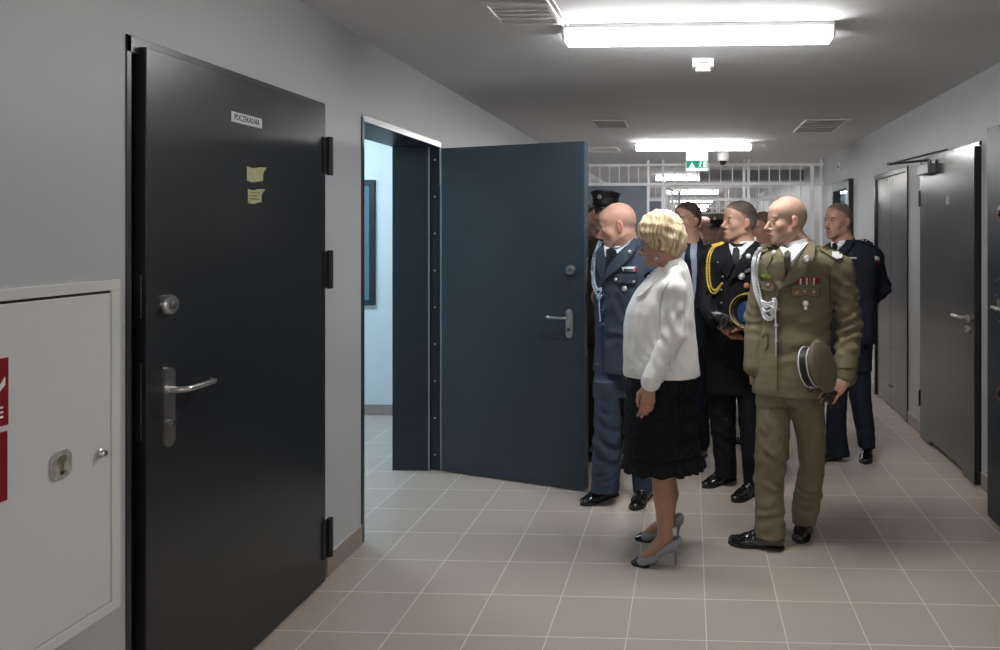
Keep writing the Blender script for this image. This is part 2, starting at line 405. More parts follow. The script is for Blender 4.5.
# door 4: narrow double cupboard doors
d4 = empty('door_4', (XR, 6.38, 0)); struct(d4)
a, b, h = DC
fr = MB()
fr.box(XR-.012, XR+.10, a, a+.035, 0, h).box(XR-.012, XR+.10, b-.035, b, 0, h).box(XR-.012, XR+.10, a+.035, b-.035, h-.04, h).box(XR+.06, XR+.12, a+.035, b-.035, 0, h-.04)
fr.build('door_frame', M_['grey_door'], d4, .0015)
mid = 6.40
for ya, yb in ((a+.038, mid-.002), (mid+.002, b-.038)):
    l4 = MB().box(XR+.004, XR+.05, ya, yb, .012, h-.043).build('door_leaf', M_['grey_door'], d4, .0015)
    MB().box(XR-.002, XR+.004, ya+.05 if ya < mid-.3 and False else (yb-.05 if ya < mid-.1 else ya+.02), (yb-.02 if ya < mid-.1 else ya+.05), h-.085, h-.06).build('catch', M_['steel'], l4)
    MB().lathe([(.009,0),(.009,.012),(.004,.014)], (XR+.004, (yb-.03 if ya < mid-.1 else ya+.03), .19), (-1,0,0), 12).build('bolt', M_['steel'], l4, 0, True)

# door 5: glazed dark-framed door, set proud of the wall
d5 = empty('door_5', (XR, 8.26, 0)); struct(d5)
a, b, h = DD
fr = MB()
fr.box(XR-.055, XR+.10, a, a+.085, 0, h).box(XR-.055, XR+.10, b-.085, b, 0, h).box(XR-.055, XR+.10, a+.085, b-.085, h-.10, h).box(XR-.02, XR+.08, a+.085, b-.085, 0, .25)
fr.build('door_frame', M_['blue_edge'], d5, .002)
MB().box(XR-.01, XR+.0, a+.085, b-.085, .25, h-.10).build('pane', M_['clear'], d5)
w = MB(); w.box(XR+.3, XR+1.6, a-.6, a-.5, 0, ZC).box(XR+.3, XR+1.6, b+.5, b+.6, 0, ZC).box(XR+1.6, XR+1.7, a-.6, b+.6, 0, ZC).box(XR+.3, XR+1.6, a-.5, b+.5, ZC, ZC+.1).box(XR+.3, XR+1.6, a-.5, b+.5, -.08, 0)
struct(w.build('wall_side_room', M_['roomwall']))
# door 6: blue security door folded back against the right wall
X6 = 1.595
d6 = empty('door_6', (X6, 3.4, 0)); struct(d6)
y1 = 3.90; y0 = 2.86
lf6 = MB().box(X6, X6+.06, y0, y1, .03, 2.105).build('door_leaf', M_['blue_edge'], d6, .002)
MB().box(X6+.06, XR-.001, y0, y0+.05, .03, 2.105).build('hinge_post', M_['blue_edge'], d6)
yh = 3.70
MB().lathe([(.012,0),(.012,.02),(.02,.022),(.02,.028)], (X6, yh, 1.19), (-1,0,0), 14).build('thumb_turn', M_['steel'], lf6, 0, True)
MB().tube([(X6-.002, yh+.02, 1.165), (X6-.05, yh+.02, 1.165), (X6-.055, yh-.1, 1.165)], .009, 10).build('lever', M_['steel'], lf6, 0, True)
for (yy, zz) in ((3.78,1.30),(3.74,1.31),(3.70,1.31),(3.78,1.22),(3.75,1.20),(3.78,1.10),(3.75,1.09),(3.79,1.14),(3.72,1.06)):
    MB().lathe([(.004,0),(.004,.002),(.002,.003)], (X6, yy, zz), (-1,0,0), 8).build('screw', M_['steel'], lf6, 0, True)
MB().box(X6-.003, X6, 3.70, 3.73, .98, 1.09).build('keyhole_plate', M_['black'], lf6, .001)
for zz, lb in ((1.645, 'round red seal on the blue security door near the top'), (.72, 'red seal low on the blue security door')):
    o = MB().lathe([(.045,0),(.045,.004),(.035,.006)], (X6-.0005, 3.725, zz), (-1,0,0), 24).build('red_seal', M_['red'], None, 0, True)
    MB().lathe([(.016,0),(.016,.012),(.01,.014)], (X6-.006, 3.725, zz), (-1,0,0), 12).build('center_plug', M_['black'], o, 0, True)
    tag(o, lb, 'seal', 'red seals on the blue security door')

# ---------------------------------------------------------------- hydrant cabinet on the left wall
XF = -1.53; d_r = 1.917
yr = d_r-.0685; zt = 1.424; zb = .547; yl = yr-.95
cb = empty('hydrant_cabinet', (XL, (yr+yl)/2, zb)); tag(cb, 'white enamelled wall cabinet with red fire signs beside the charcoal door', 'cabinet')
c = MB(); c.box(XL, XF-.004, yl, yr, zb, zt); c.build('body', M_['cab'], cb, .003)
f = .028
c = MB(); c.box(XF-.004, XF+.006, yl, yr, zt-f, zt).box(XF-.004, XF+.006, yl, yr, zb, zb+f).box(XF-.004, XF+.006, yl, yl+f, zb+f, zt-f).box(XF-.004, XF+.006, yr-f, yr, zb+f, zt-f)
c.build('rim', M_['cab'], cb, .002)
dr = MB().box(XF-.003, XF+.003, yl+f+.003, yr-f-.002, zb+f+.002, zt-f-.007).build('cabinet_door', M_['cab'], cb, .0015)
MB().box(XF-.0035, XF-.0005, yl+f, yr-f, zt-f-.008, zt-f).build('gap_seal', M_['rubber'], cb)
def on_cab(x, y):
    d = -XF*713/(690-x); return Vector((XF+.003, d-.0685, 1.55-(y-232)*d/713))
p = on_cab(61.5, 464)
hx, hz = .029, .034
oc = [(p.y+sx*qx, p.z+sz*qz) for sx, sz, qx, qz in ((1,1,hx,hz*.6),(1,1,hx*.6,hz),(-1,1,hx*.6,hz),(-1,1,hx,hz*.6),(-1,-1,hx,hz*.6),(-1,-1,hx*.6,hz),(1,-1,hx*.6,hz),(1,-1,hx,hz*.6))]
MB().prism([(XF+.003, yy, zz) for yy, zz in oc], (.004,0,0)).build('key_box', mat('key_box_plastic', (.42,.41,.36), .15, spec=.9, var=.25, vscale=60), dr, .001)
kb = MB(); kb.lathe([(.011,0),(.011,.003)], (XF+.007, p.y, p.z+.012), (1,0,0), 16).box(XF+.007, XF+.010, p.y-.003, p.y+.003, p.z-.024, p.z+.004).box(XF+.007, XF+.010, p.y-.003, p.y+.010, p.z-.022, p.z-.016)
kb.build('emergency_key', mat('key_brass', (.45,.42,.30), .3, metal=.8), dr, 0, True)
p = on_cab(101, 452.5)
MB().lathe([(.012,0),(.012,.004),(.009,.006),(.008,.016),(.006,.018)], p, (1,0,0), 20).build('lock_knob', M_['steel'], dr, 0, True)
# red signs on the cabinet (only the right edges are in the picture)
for (yy0, yy1, lb, kk) in ((357, 424, 'upper red fire sign with white hose symbol on the white cabinet', 0), (430, 499, 'lower red fire sign on the white cabinet', 1)):
    zt_, zb_ = on_cab(8, yy0).z, on_cab(8, yy1).z; ye = on_cab(9.5-kk*1, 400).y
    o = MB().box(XF+.003, XF+.0045, ye-.145, ye, zb_, zt_).build('fire_sign', M_['red']); tag(o, lb, 'sign', 'red fire signs on the cabinet')
    s = MB(); hh = zt_-zb_
    if kk == 0:
        s.prism([(XF+.0046, ye-.02, zb_+hh*.52), (XF+.0046, ye-.008, zb_+hh*.60), (XF+.0046, ye-.008, zb_+hh*.72), (XF+.0046, ye-.05, zb_+hh*.35), (XF+.0046, ye-.05, zb_+hh*.28)], (.0006,0,0))
        for q in range(3): s.box(XF+.0046, XF+.0052, ye-.05-q*.02, ye-.013, zb_+hh*(.12+q*.07), zb_+hh*(.15+q*.07))
        s.lathe([(.033,0),(.033,.0006)], (XF+.0046, ye-.095, zb_+hh*.5), (1,0,0), 24)
    else:
        for q in range(5): s.box(XF+.0046, XF+.0052, ye-.125+q*.022, ye-.112+q*.022, zb_+hh*.2, zb_+hh*.45)
        s.box(XF+.0046, XF+.0052, ye-.125, ye-.02, zb_+hh*.6, zb_+hh*.68)
    s.build('sign_print', M_['white'], o)

# ---------------------------------------------------------------- ceiling fittings
LAMP = emit('lamp_diffuser', (1., .99, .975), 1.)
LAMP.node_tree.nodes['Emission'].inputs[1].default_value = 17.
def make_lamp():
    r = empty('ceiling_light', (0,0,ZC))
    tag(r, 'long white ceiling light across the corridor nearest the viewer', 'lamp', 'ceiling lights along the corridor')
    L2 = .618
    MB().box(-L2-.01, L2+.01, -.0, .145, ZC-.022, ZC-.0005).build('housing', M_['white'], r, .003)
    mb = MB(); prof = [(.004,-.022),(.000,-.035),(.010,-.070),(.03,-.078),(.115,-.078),(.135,-.070),(.145,-.035),(.141,-.022)]
    mb.prism([(-L2, p, ZC+q) for p, q in prof], (2*L2,0,0)); mb.build('diffuser', LAMP, r)
    for s_ in (-1, 1): MB().box(s_*L2-.006+(.006 if s_ > 0 else -.006), s_*L2+.006+(.006 if s_ > 0 else -.006), .002, .143, ZC-.07, ZC-.02).build('end_cap', M_['white'], r, .002)
    return r
lam = make_lamp()
lamp_y = [3.30, 7.72, 12.2, 16.6, 21.0, 25.4, 29.8, -1.7, -5.4]
lamp_lb = ['long white ceiling light across the corridor nearest the viewer', 'second long white ceiling light, above the exit sign',
 'ceiling light just beyond the barred partition', 'second ceiling light beyond the barred partition', 'third ceiling light beyond the barred partition', 'fourth ceiling light beyond the barred partition', 'fifth ceiling light beyond the barred partition', 'ceiling light above the viewer', 'ceiling light at the near end of the corridor']
for i, (y, lb) in enumerate(zip(lamp_y, lamp_lb)):
    o = lam if i == 0 else copy_tree(lam)
    o.location = (.036, y, ZC); o['label'] = lb
# added lamp out of view in the side room, stands in for window daylight
rl = copy_tree(lam); rl.location = (-3.2, 4.7, ZC); rl['label'] = 'added ceiling light standing in for window daylight in the side room behind the open blue door'; rl['group'] = 'ceiling lights in side rooms'
RL = emit('daylight_diffuser', (.66, .86, 1.0), 22.)
for ch in [q for q in bpy.data.objects if q.parent == rl]:
    if ch.name.startswith('diffuser'): ch.data = ch.data.copy(); ch.data.materials[0] = RL
rl2 = copy_tree(rl); rl2.location = (XR+.95, 8.2, ZC); rl2.rotation_euler = (0,0,math.pi/2); rl2['label'] = 'ceiling light in the room behind the glazed door'
# vents
def vent(px0, px1, py0, py1, lb, rim, holes):
    A = at(px0, py1, .97*F/(HY-py1)); B = at(px1, py1, .97*F/(HY-py1)); Cc = at(px1, py0, .97*F/(HY-py0))
    xa, xb, ya, yb = A.x, B.x, Cc.y, A.y
    o = empty('ceiling_vent', ((xa+xb)/2, (ya+yb)/2, ZC)); tag(o, lb, 'vent')
    m = MB(); f = .02; z0 = ZC-.012
    m.box(xa, xb, ya, ya+f, z0, ZC).box(xa, xb, yb-f, yb, z0, ZC).box(xa, xa+f, ya+f, yb-f, z0, ZC).box(xb-f, xb, ya+f, yb-f, z0, ZC)
    m.build('rim', rim, o, .002)
    MB().box(xa+f, xb-f, ya+f, yb-f, ZC-.003, ZC-.0005).build('back_plate', M_['pvc'], o)
    s = MB(); n = 5
    for k in range(n):
        yy = ya+f+(yb-ya-2*f)*(k+.5)/n
        s.hull([(x, yy+(-.003 if t == 0 else .003)+e, ZC-.008+.004*t) for x in (xa+f, xb-f) for t in (0, 1) for e in (0, .003)])
    s.build('louvre', holes, o)
    return o
vent(500, 562, 1, 23, 'large square grey ceiling vent left of the nearest light', M_['pvc'], M_['pvc'])
vent(597, 629, 119.5, 127, 'small grey ceiling vent beyond the nearest light towards the open door', M_['pvc'], M_['pvc'])
vent(793, 833, 119, 131.5, 'shiny square ceiling vent near the wall of grey doors', M_['white'], M_['steel'])
vent(590, 621, 147.5, 151.5, 'narrow slotted ceiling vent left of the second light', M_['white'], M_['white'])
# cable duct from the near light to the vent
MB().tube([(-.60, 2.3, ZC-.006), (-.592, 3.30, ZC-.006)], .006, 8).tube([(-.575, 2.3, ZC-.006), (-.567, 3.30, ZC-.006)], .004, 8).build('cable_conduit', M_['white'], None, 0, True)
tag(bpy.data.objects['cable_conduit'], 'thin white cable conduit running to the nearest ceiling light', 'conduit')
# smoke detector box
pd = at(703, 57, 3.97)
o = empty('smoke_detector', (pd.x, pd.y, ZC)); tag(o, 'small white square detector on the ceiling beyond the nearest light', 'detector')
MB().box(pd.x-.06, pd.x+.06, pd.y, pd.y+.09, ZC-.05, ZC).build('housing', M_['white'], o, .006)
MB().box(pd.x-.042, pd.x+.042, pd.y+.01, pd.y+.08, ZC-.072, ZC-.050).build('sensor', M_['white'], o, .006)
MB().box(pd.x-.03, pd.x+.03, pd.y-.001, pd.y, ZC-.033, ZC-.020).build('slot', M_['dsteel'], o)
# exit sign
pe = at(697, 155, 8.6)
o = empty('exit_sign', (pe.x, pe.y, ZC)); tag(o, 'green and white running-man exit sign hanging from the ceiling', 'sign')
zt = at(697,154,8.6).z; zm = at(697,160.5,8.6).z; zb = at(697,171,8.6).z; w2 = .135
MB().box(pe.x-w2, pe.x+w2, pe.y-.02, pe.y+.03, zm, ZC).build('housing', M_['white'], o, .003)
MB().box(pe.x-w2, pe.x+w2, pe.y-.004, pe.y+.004, zb, zm).build('panel', M_['signwhite'], o)
MB().box(pe.x-w2+.006, pe.x+w2-.006, pe.y-.006, pe.y-.0042, zb+.035, zm-.004).build('green_field', M_['green'], o)
g = MB(); yq = pe.y-.0068
g.prism([(pe.x-.10, yq, zb+.037), (pe.x-.02, yq, zb+.037), (pe.x-.06, yq, zm-.018)], (0,-.0006,0))
g.box(pe.x+.075, pe.x+.115, yq-.0006, yq, zb+.042, zm-.01).lathe([(.010,0),(.010,.0006)], (pe.x+.045, yq, zm-.018), (0,-1,0), 12)
g.prism([(pe.x+.03, yq, zm-.032), (pe.x+.055, yq, zm-.028), (pe.x+.045, yq, zb+.06), (pe.x+.06, yq, zb+.042), (pe.x+.05, yq, zb+.040), (pe.x+.035, yq, zb+.058), (pe.x+.02, yq, zb+.042), (pe.x+.012, yq, zb+.045), (pe.x+.028, yq, zb+.065)], (0,-.0006,0))
g.build('pictogram', M_['signwhite'], o)
# dome camera
pc = at(723, 152, 8.75)
o = empty('dome_camera', (pc.x, pc.y, ZC)); tag(o, 'white dome security camera with black lens beside the exit sign', 'camera')
zt_ = ZC-.005
MB().lathe([(.072,0),(.072,.05),(.068,.095),(.058,.10)], (pc.x, pc.y, ZC), (0,0,-1), 28).build('housing', M_['white'], o, 0, True)
MB().lathe([(.047,0),(.045,.022),(.034,.042),(.016,.054),(.002,.057)], (pc.x, pc.y, ZC-.095), (0,0,-1), 24).build('lens_dome', mat('smoked_dome', (.01,.01,.01), .08, spec=1.), o, 0, True)
# motion sensor on the right wall
ps = Vector((XR, 8.45, 1.55+66*8.35/713))
o = empty('wall_sensor', ps); tag(o, 'tiny white sensor with dark eye high on the wall above the glazed door', 'sensor')
MB().box(XR-.03, XR, ps.y-.045, ps.y+.045, ps.z-.05, ps.z+.04).build('housing', M_['white'], o, .008)
MB().lathe([(.016,0),(.014,.008),(.004,.012)], (XR-.03, ps.y-.01, ps.z-.01), (-1,-.3,0), 14).build('eye', M_['black'], o, 0, True)

# ---------------------------------------------------------------- barred partitions
def bars(root, x0, x1, y, z0, z1, step, r=.008, off=0.):
    n = max(1, int(round((x1-x0)/step)))
    for k in range(1, n):
        x = x0+(x1-x0)*k/n
        MB().tube([(x, y, z0), (x, y, z1)], r, 6).build('bar', M_['bar'], root, 0, True)
def grille(y, lb, gate_open, first=False):
    r = empty('barred_partition', ((XL+XR)/2, y, 0)); tag(r, lb, 'partition', 'barred partitions across the corridor')
    s = 713/ (y+.05)
    g0 = -.36; g1 = .72     # gate opening
    p0 = -.56
    zt, zm = 2.43, 2.19
    m = MB()
    for x in (XL+.03, p0, g0, g1, g1+.06, XR-.03): m.box(x-.016, x+.016, y-.022, y+.022, 0, ZC)
    m.box(XL, XR, y-.025, y+.025, zt, zt+.035).box(XL, XR, y-.025, y+.025, zm-.02, zm+.02)
    m.box(XL, g0, y-.02, y+.02, .05, .09).box(g1, XR, y-.02, y+.02, .05, .09).box(g1+.06, XR, y-.015, y+.015, 1.0, 1.03)
    m.box(XR-.16, XR-.125, y-.02, y+.02, 0, zt)
    m.build('frame', M_['bar'], r, .002)
    bars(r, XL+.03, p0, y, zm, zt, .135); bars(r, g0, g1, y, zm, zt, .155); bars(r, g1+.06, XR-.03, y, .07, zt, .145)
    MB().box(XL+.05, p0-.02, y-.012, y+.012, .02, zm-.02).build('sheet_panel', M_['panel'], r, .002)
    # gate leaf swung away from the viewer, hinged on the left post
    gr = MB(); ang = math.radians(gate_open)
    hx, w_ = g0+.03, g1-g0-.06
    def G(t, z, o=0): return Vector((hx+math.cos(ang)*w_*t-math.sin(ang)*o, y+math.sin(ang)*w_*t+math.cos(ang)*o, z))
    for t in (0., 1.): gr.tube([G(t, .05), G(t, 2.16)], .018, 8)
    for z in (.06, .95, 1.12, 2.15): gr.tube([G(0, z), G(1, z)], .016, 8)
    gt = gr.build('gate', M_['bar'], r, 0, True)
    for k in range(1, 8): MB().tube([G(k/8, .06), G(k/8, 2.15)], .0075, 6).build('gate_bar', M_['bar'], gt, 0, True)
    return r
grille(9.55, 'nearest white barred partition with an open gate, beyond the people', 80)
grille(14.3, 'second white barred partition seen through the first', 75)
grille(19.0, 'third white barred partition, deep in the corridor', 70)
grille(24.0, 'farthest white barred partition', 70)
# dark beam over the corridor beyond the first partition
struct(MB().box(.15, XR, 11.2, 11.45, 2.36, ZC).build('trim_1', M_['dsteel']))

# ---------------------------------------------------------------- camera, world
cam = bpy.data.cameras.new('camera'); co = bpy.data.objects.new('camera', cam); COL.objects.link(co)
cam.sensor_width = 36; cam.sensor_fit = 'HORIZONTAL'; cam.lens = 36*F/1000
cam.shift_x = (500-PX)/1000; cam.shift_y = -(325-HY)/1000
co.location = (0,0,HC); co.rotation_euler = (math.pi/2, 0, TH); cam.clip_start = .05
S.camera = co
wd = bpy.data.worlds.new('world'); S.world = wd; wd.use_nodes = True
wd.node_tree.nodes['Background'].inputs[0].default_value = (.6,.75,.85,1); wd.node_tree.nodes['Background'].inputs[1].default_value = .3
S.view_settings.view_transform = 'Standard'; S.view_settings.look = 'None'; S.view_settings.gamma = 1; S.view_settings.use_curve_mapping = False
S.view_settings.exposure = 1.42
S.cycles.max_bounces = 8; S.cycles.diffuse_bounces = 5; S.cycles.glossy_bounces = 4; S.cycles.use_denoising = True
S.cycles.sample_clamp_indirect = 4.0; S.cycles.caustics_reflective = False; S.cycles.caustics_refractive = False

# ================================================================ people
# ---- implicit surfaces on a grid, turned into one continuous mesh
def rc(a, b, ra, rb, flat=None):           # tapered round limb; flat=(axis, factor>1 squashes along axis)
    a = np.array(a, float); b = np.array(b, float); r = max(ra, rb)
    def f(x, y, z):
        px, py, pz = x-a[0], y-a[1], z-a[2]; v = b-a
        if flat is not None:
            n, k = np.array(flat[0], float), flat[1]; n = n/np.linalg.norm(n)
            t = (px*n[0]+py*n[1]+pz*n[2])*(k-1); px = px+t*n[0]; py = py+t*n[1]; pz = pz+t*n[2]
            v = v+n*np.dot(v, n)*(k-1)
        h = np.clip((px*v[0]+py*v[1]+pz*v[2])/max(np.dot(v, v), 1e-9), 0, 1)
        return np.sqrt((px-v[0]*h)**2+(py-v[1]*h)**2+(pz-v[2]*h)**2)-(ra+(rb-ra)*h)
    return f, np.minimum(a, b)-r, np.maximum(a, b)+r
def el(c, r, R=None):
    c = np.array(c, float); r = np.array(r, float) if not np.isscalar(r) else np.array([r]*3, float)
    R = np.eye(3) if R is None else R; m = r.max()
    def f(x, y, z):
        px, py, pz = x-c[0], y-c[1], z-c[2]
        q = [px*R[0,i]+py*R[1,i]+pz*R[2,i] for i in range(3)]
        k0 = np.sqrt((q[0]/r[0])**2+(q[1]/r[1])**2+(q[2]/r[2])**2)
        k1 = np.sqrt((q[0]/r[0]**2)**2+(q[1]/r[1]**2)**2+(q[2]/r[2]**2)**2)
        return k0*(k0-1)/np.maximum(k1, 1e-6)
    return f, c-m, c+m
def loft(rows, yaw=0., q=.6, n=2.3, zpad=.0, smooth=3):   # rows: (z, cx, cy, half silhouette width)
    rows = sorted(rows); z = np.array([r[0] for r in rows])
    zs = np.arange(z[0], z[-1]+.004, .004)
    T = [np.interp(zs, z, [r[i] for r in rows]) for i in (1, 2, 3)]
    if smooth:
        k = np.ones(2*smooth+1)/(2*smooth+1)
        T = [np.convolve(np.pad(t, smooth, 'edge'), k, 'valid') for t in T]
    c, s = math.cos(yaw), math.sin(yaw)
    W = T[2].max()/math.sqrt(c*c+q*q*s*s)
    lo = np.array([T[0].min()-W, T[1].min()-W, z[0]]); hi = np.array([T[0].max()+W, T[1].max()+W, z[-1]])
    def f(x, y, zz):
        cx, cy, w = (np.interp(zz, zs, t) for t in T)
        rx = w/math.sqrt(c*c+q*q*s*s); ry = rx*q
        dx, dy = x-cx, y-cy
        u = np.abs((dx*c+dy*s)/rx); v = np.abs((-dx*s+dy*c)/ry)
        d = ((u**n+v**n)**(1/n)-1)*ry
        return np.maximum(d, np.maximum(zz-z[-1], z[0]-zz)-zpad)
    return f, lo, hi
class Vol:
    def __init__(s, h): s.h = h; s.ops = []
    def add(s, prim, k=.01): s.ops.append((prim, k, 1)); return s
    def sub(s, prim, k=.006): s.ops.append((prim, k, -1)); return s
    def cut(s, f): s.ops.append(((f, None, None), 0, 0)); return s      # keep where f < 0
    def mesh(s):
        h = s.h
        lo = np.min([p[1] for p, k, o in s.ops if o == 1], axis=0)-4*h-.012; hi = np.max([p[2] for p, k, o in s.ops if o == 1], axis=0)+4*h+.012
        n = np.ceil((hi-lo)/h).astype(int)+1
        ax = [lo[i]+h*np.arange(n[i]) for i in range(3)]
        D = np.full(n, .1, np.float32)
        for (f, a, b), k, o in s.ops:
            if o == 0:
                D = np.maximum(D, f(ax[0][:,None,None], ax[1][None,:,None], ax[2][None,None,:])).astype(np.float32); continue
            m = k+2.5*h
            i0 = np.clip(np.floor((a-m-lo)/h).astype(int), 0, n-1); i1 = np.clip(np.ceil((b+m-lo)/h).astype(int)+1, 1, n)
            if (i1 <= i0).any(): continue
            sl = tuple(slice(p, q) for p, q in zip(i0, i1))
            v = f(ax[0][sl[0]][:,None,None], ax[1][sl[1]][None,:,None], ax[2][sl[2]][None,None,:])
            d = D[sl]
            if o == 1: g = np.maximum(k-np.abs(d-v), 0)/k; D[sl] = np.minimum(d, v)-g*g*k/4
            else: v = -v; g = np.maximum(k-np.abs(d-v), 0)/k; D[sl] = np.maximum(d, v)+g*g*k/4
        D[0,:,:] = D[-1,:,:] = D[:,0,:] = D[:,-1,:] = D[:,:,0] = D[:,:,-1] = .1
        return nets(D, lo, h)
def nets(D, lo, h):
    I = D < 0
    cnt = np.zeros(np.array(D.shape)-1, np.int8)
    for a in (0, 1):
        for b in (0, 1):
            for c in (0, 1):
                cnt += I[a:D.shape[0]-1+a, b:D.shape[1]-1+b, c:D.shape[2]-1+c]
    act = (cnt > 0) & (cnt < 8); idx = np.argwhere(act)
    ids = np.full(act.shape, -1, np.int32); ids[act] = np.arange(len(idx))
    C = [(a, b, c) for a in (0,1) for b in (0,1) for c in (0,1)]
    vals = np.stack([D[idx[:,0]+a, idx[:,1]+b, idx[:,2]+c] for a, b, c in C], 1)
    acc = np.zeros((len(idx), 3)); num = np.zeros(len(idx))
    for i in range(8):
        for j in range(i+1, 8):
            if sum(abs(C[i][k]-C[j][k]) for k in range(3)) != 1: continue
            a, b = vals[:,i], vals[:,j]; m = (a < 0) != (b < 0)
            t = np.where(m, a/np.where(m, a-b, 1), 0)
            p = np.array(C[i])+t[:,None]*(np.array(C[j])-np.array(C[i]))
            acc += p*m[:,None]; num += m
    V = lo+h*(idx+acc/num[:,None])
    Q = []
    for axn in range(3):
        o1, o2 = (axn+1) % 3, (axn+2) % 3
        A = np.take(I, range(0, D.shape[axn]-1), axn); B = np.take(I, range(1, D.shape[axn]), axn)
        e = np.argwhere(A != B); fl = A[tuple(e.T)]
        q = []
        for s1, s2 in ((-1,-1),(0,-1),(0,0),(-1,0)):
            w = e.copy(); w[:,o1] += s1; w[:,o2] += s2; q.append(ids[tuple(w.T)])
        q = np.stack(q, 1); q[~fl] = q[~fl][:, ::-1]; Q.append(q)
    return V, np.concatenate(Q)
def vnormals(V, Q):
    n = np.cross(V[Q[:,2]]-V[Q[:,0]], V[Q[:,3]]-V[Q[:,1]]); N = np.zeros_like(V)
    for i in range(4):
        for a in range(3): N[:,a] += np.bincount(Q[:,i], n[:,a], len(V))
    return N/np.maximum(np.linalg.norm(N, axis=1), 1e-12)[:,None]
def to_obj(name, V, Q, m, parent=None, color=None, world=False):
    me = bpy.data.meshes.new(name); me.vertices.add(len(V)); me.vertices.foreach_set('co', V.astype(np.float32).ravel())
    me.loops.add(Q.size); me.loops.foreach_set('vertex_index', Q.astype(np.int32).ravel())
    me.polygons.add(len(Q)); me.polygons.foreach_set('loop_start', np.arange(0, Q.size, Q.shape[1], dtype=np.int32))
    me.update(calc_edges=True); me.validate()
    me.polygons.foreach_set('use_smooth', np.ones(len(me.polygons), bool))
    if color is not None:
        ca = me.color_attributes.new('paint', 'FLOAT_COLOR', 'POINT')
        ca.data.foreach_set('color', np.concatenate([color, np.ones((len(V), 1))], 1).astype(np.float32).ravel())
    me.materials.append(m)
    o = bpy.data.objects.new(name, me); COL.objects.link(o)
    if parent is not None: attach(o, parent, world)
    return o
_rs = np.random.RandomState(3)
_WK = _rs.normal(size=(18, 3)); _WP = _rs.uniform(0, 6.28, 18)
def wob(V, scale, seed=0, n=5, st=(1,1,1)):       # smooth pseudo-noise in -1..1
    o = np.zeros(len(V)); U = V*np.array(st)
    for i in range(n):
        k = _WK[(i+seed*3) % 18]; o += np.sin(U@(k/scale*3)+_WP[(i+seed*5) % 18])
    return o/n*1.4
def frame(yaw, pitch=0, roll=0):
    y, p, r = map(math.radians, (yaw, pitch, roll))
    f = np.array([-math.sin(y), -math.cos(y), 0]); up = np.array([0,0,1.]); f2 = f*math.cos(p)-up*math.sin(p); u2 = up*math.cos(p)+f*math.sin(p)
    rt = np.cross(f2, u2); u3 = u2*math.cos(r)+rt*math.sin(r); rt = np.cross(f2, u3)
    return np.stack([rt, f2, u3], 1)          # columns: person's right, forward, up

SK = painted('skin', .45, .35, sss=.02)
def cloth(name, col, rough=.8, bump=.35, bs=900, sheen=.0, var=.08, spec=.25):
    return mat(name, col, rough, spec=spec, bump=bump, bscale=bs, sheen=sheen, var=var, vscale=5)
M_['olive'] = cloth('olive_uniform_cloth', (.178,.155,.094))
M_['airblue'] = cloth('steel_blue_uniform_cloth', (.045,.062,.096))
M_['firecloth'] = cloth('black_uniform_cloth', (.006,.0062,.009), .75)
M_['navy'] = cloth('navy_uniform_cloth', (.013,.016,.027))
M_['suit'] = cloth('dark_navy_suit_cloth', (.008,.011,.022), .7)
M_['whitecloth'] = cloth('white_jacket_cloth', (.90,.89,.87), .6, .2, 700, 0, .02)
M_['skirt'] = cloth('black_skirt_cloth', (.004,.004,.006), .75, .5, 300)
M_['shirt'] = cloth('white_shirt_cloth', (.72,.74,.78), .6, .1)
M_['blueshirt'] = cloth('pale_blue_shirt_cloth', (.42,.47,.62), .6, .1)
M_['tie'] = cloth('black_tie_cloth', (.012,.013,.016), .5)
M_['olivetie'] = cloth('olive_tie_cloth', (.050,.048,.030), .5)
M_['navytie'] = cloth('navy_tie_cloth', (.012,.018,.045), .4)
M_['brown'] = cloth('dark_brown_uniform_cloth', (.020,.015,.010))
M_['shoe'] = mat('polished_black_leather', (.008,.008,.009), .12, spec=.8, coat=.5)
M_['sole'] = mat('black_sole', (.012,.011,.011), .6)
M_['silver'] = mat('silver_badge', (.75,.75,.74), .3, metal=.8)
M_['gold'] = mat('gold_braid', (.72,.50,.06), .45, metal=.2, var=.2, vscale=200)
M_['cord'] = mat('white_braid_cord', (.78,.80,.86), .6, var=.1, vscale=300, bump=.6, bscale=900)
M_['bluecord'] = mat('pale_blue_braid_cord', (.55,.66,.80), .6, var=.1, vscale=300, bump=.6, bscale=900)
M_['glove'] = mat('black_leather_glove', (.014,.014,.016), .35, spec=.6, bump=.4, bscale=200)
M_['capband'] = mat('black_cap_band', (.012,.012,.014), .5)
M_['oliveshade'] = mat('olive_seam_shade', (.055,.047,.028), .8)  # darker than the cloth: shade lines painted along seams and edges
M_['blueshade'] = mat('blue_seam_shade', (.014,.019,.034), .8)
M_['whiteshade'] = mat('white_seam_shade', (.45,.45,.44), .8)
M_['gem'] = mat('blue_cap_top', (.010,.032,.11), .4)
M_['pinkgold'] = mat('copper_medal', (.55,.28,.16), .35, metal=.6)
M_['lime'] = mat('green_name_tag', (.20,.30,.02), .4)
M_['darkgem'] = mat('dark_button', (.03,.04,.07), .25, spec=.9)

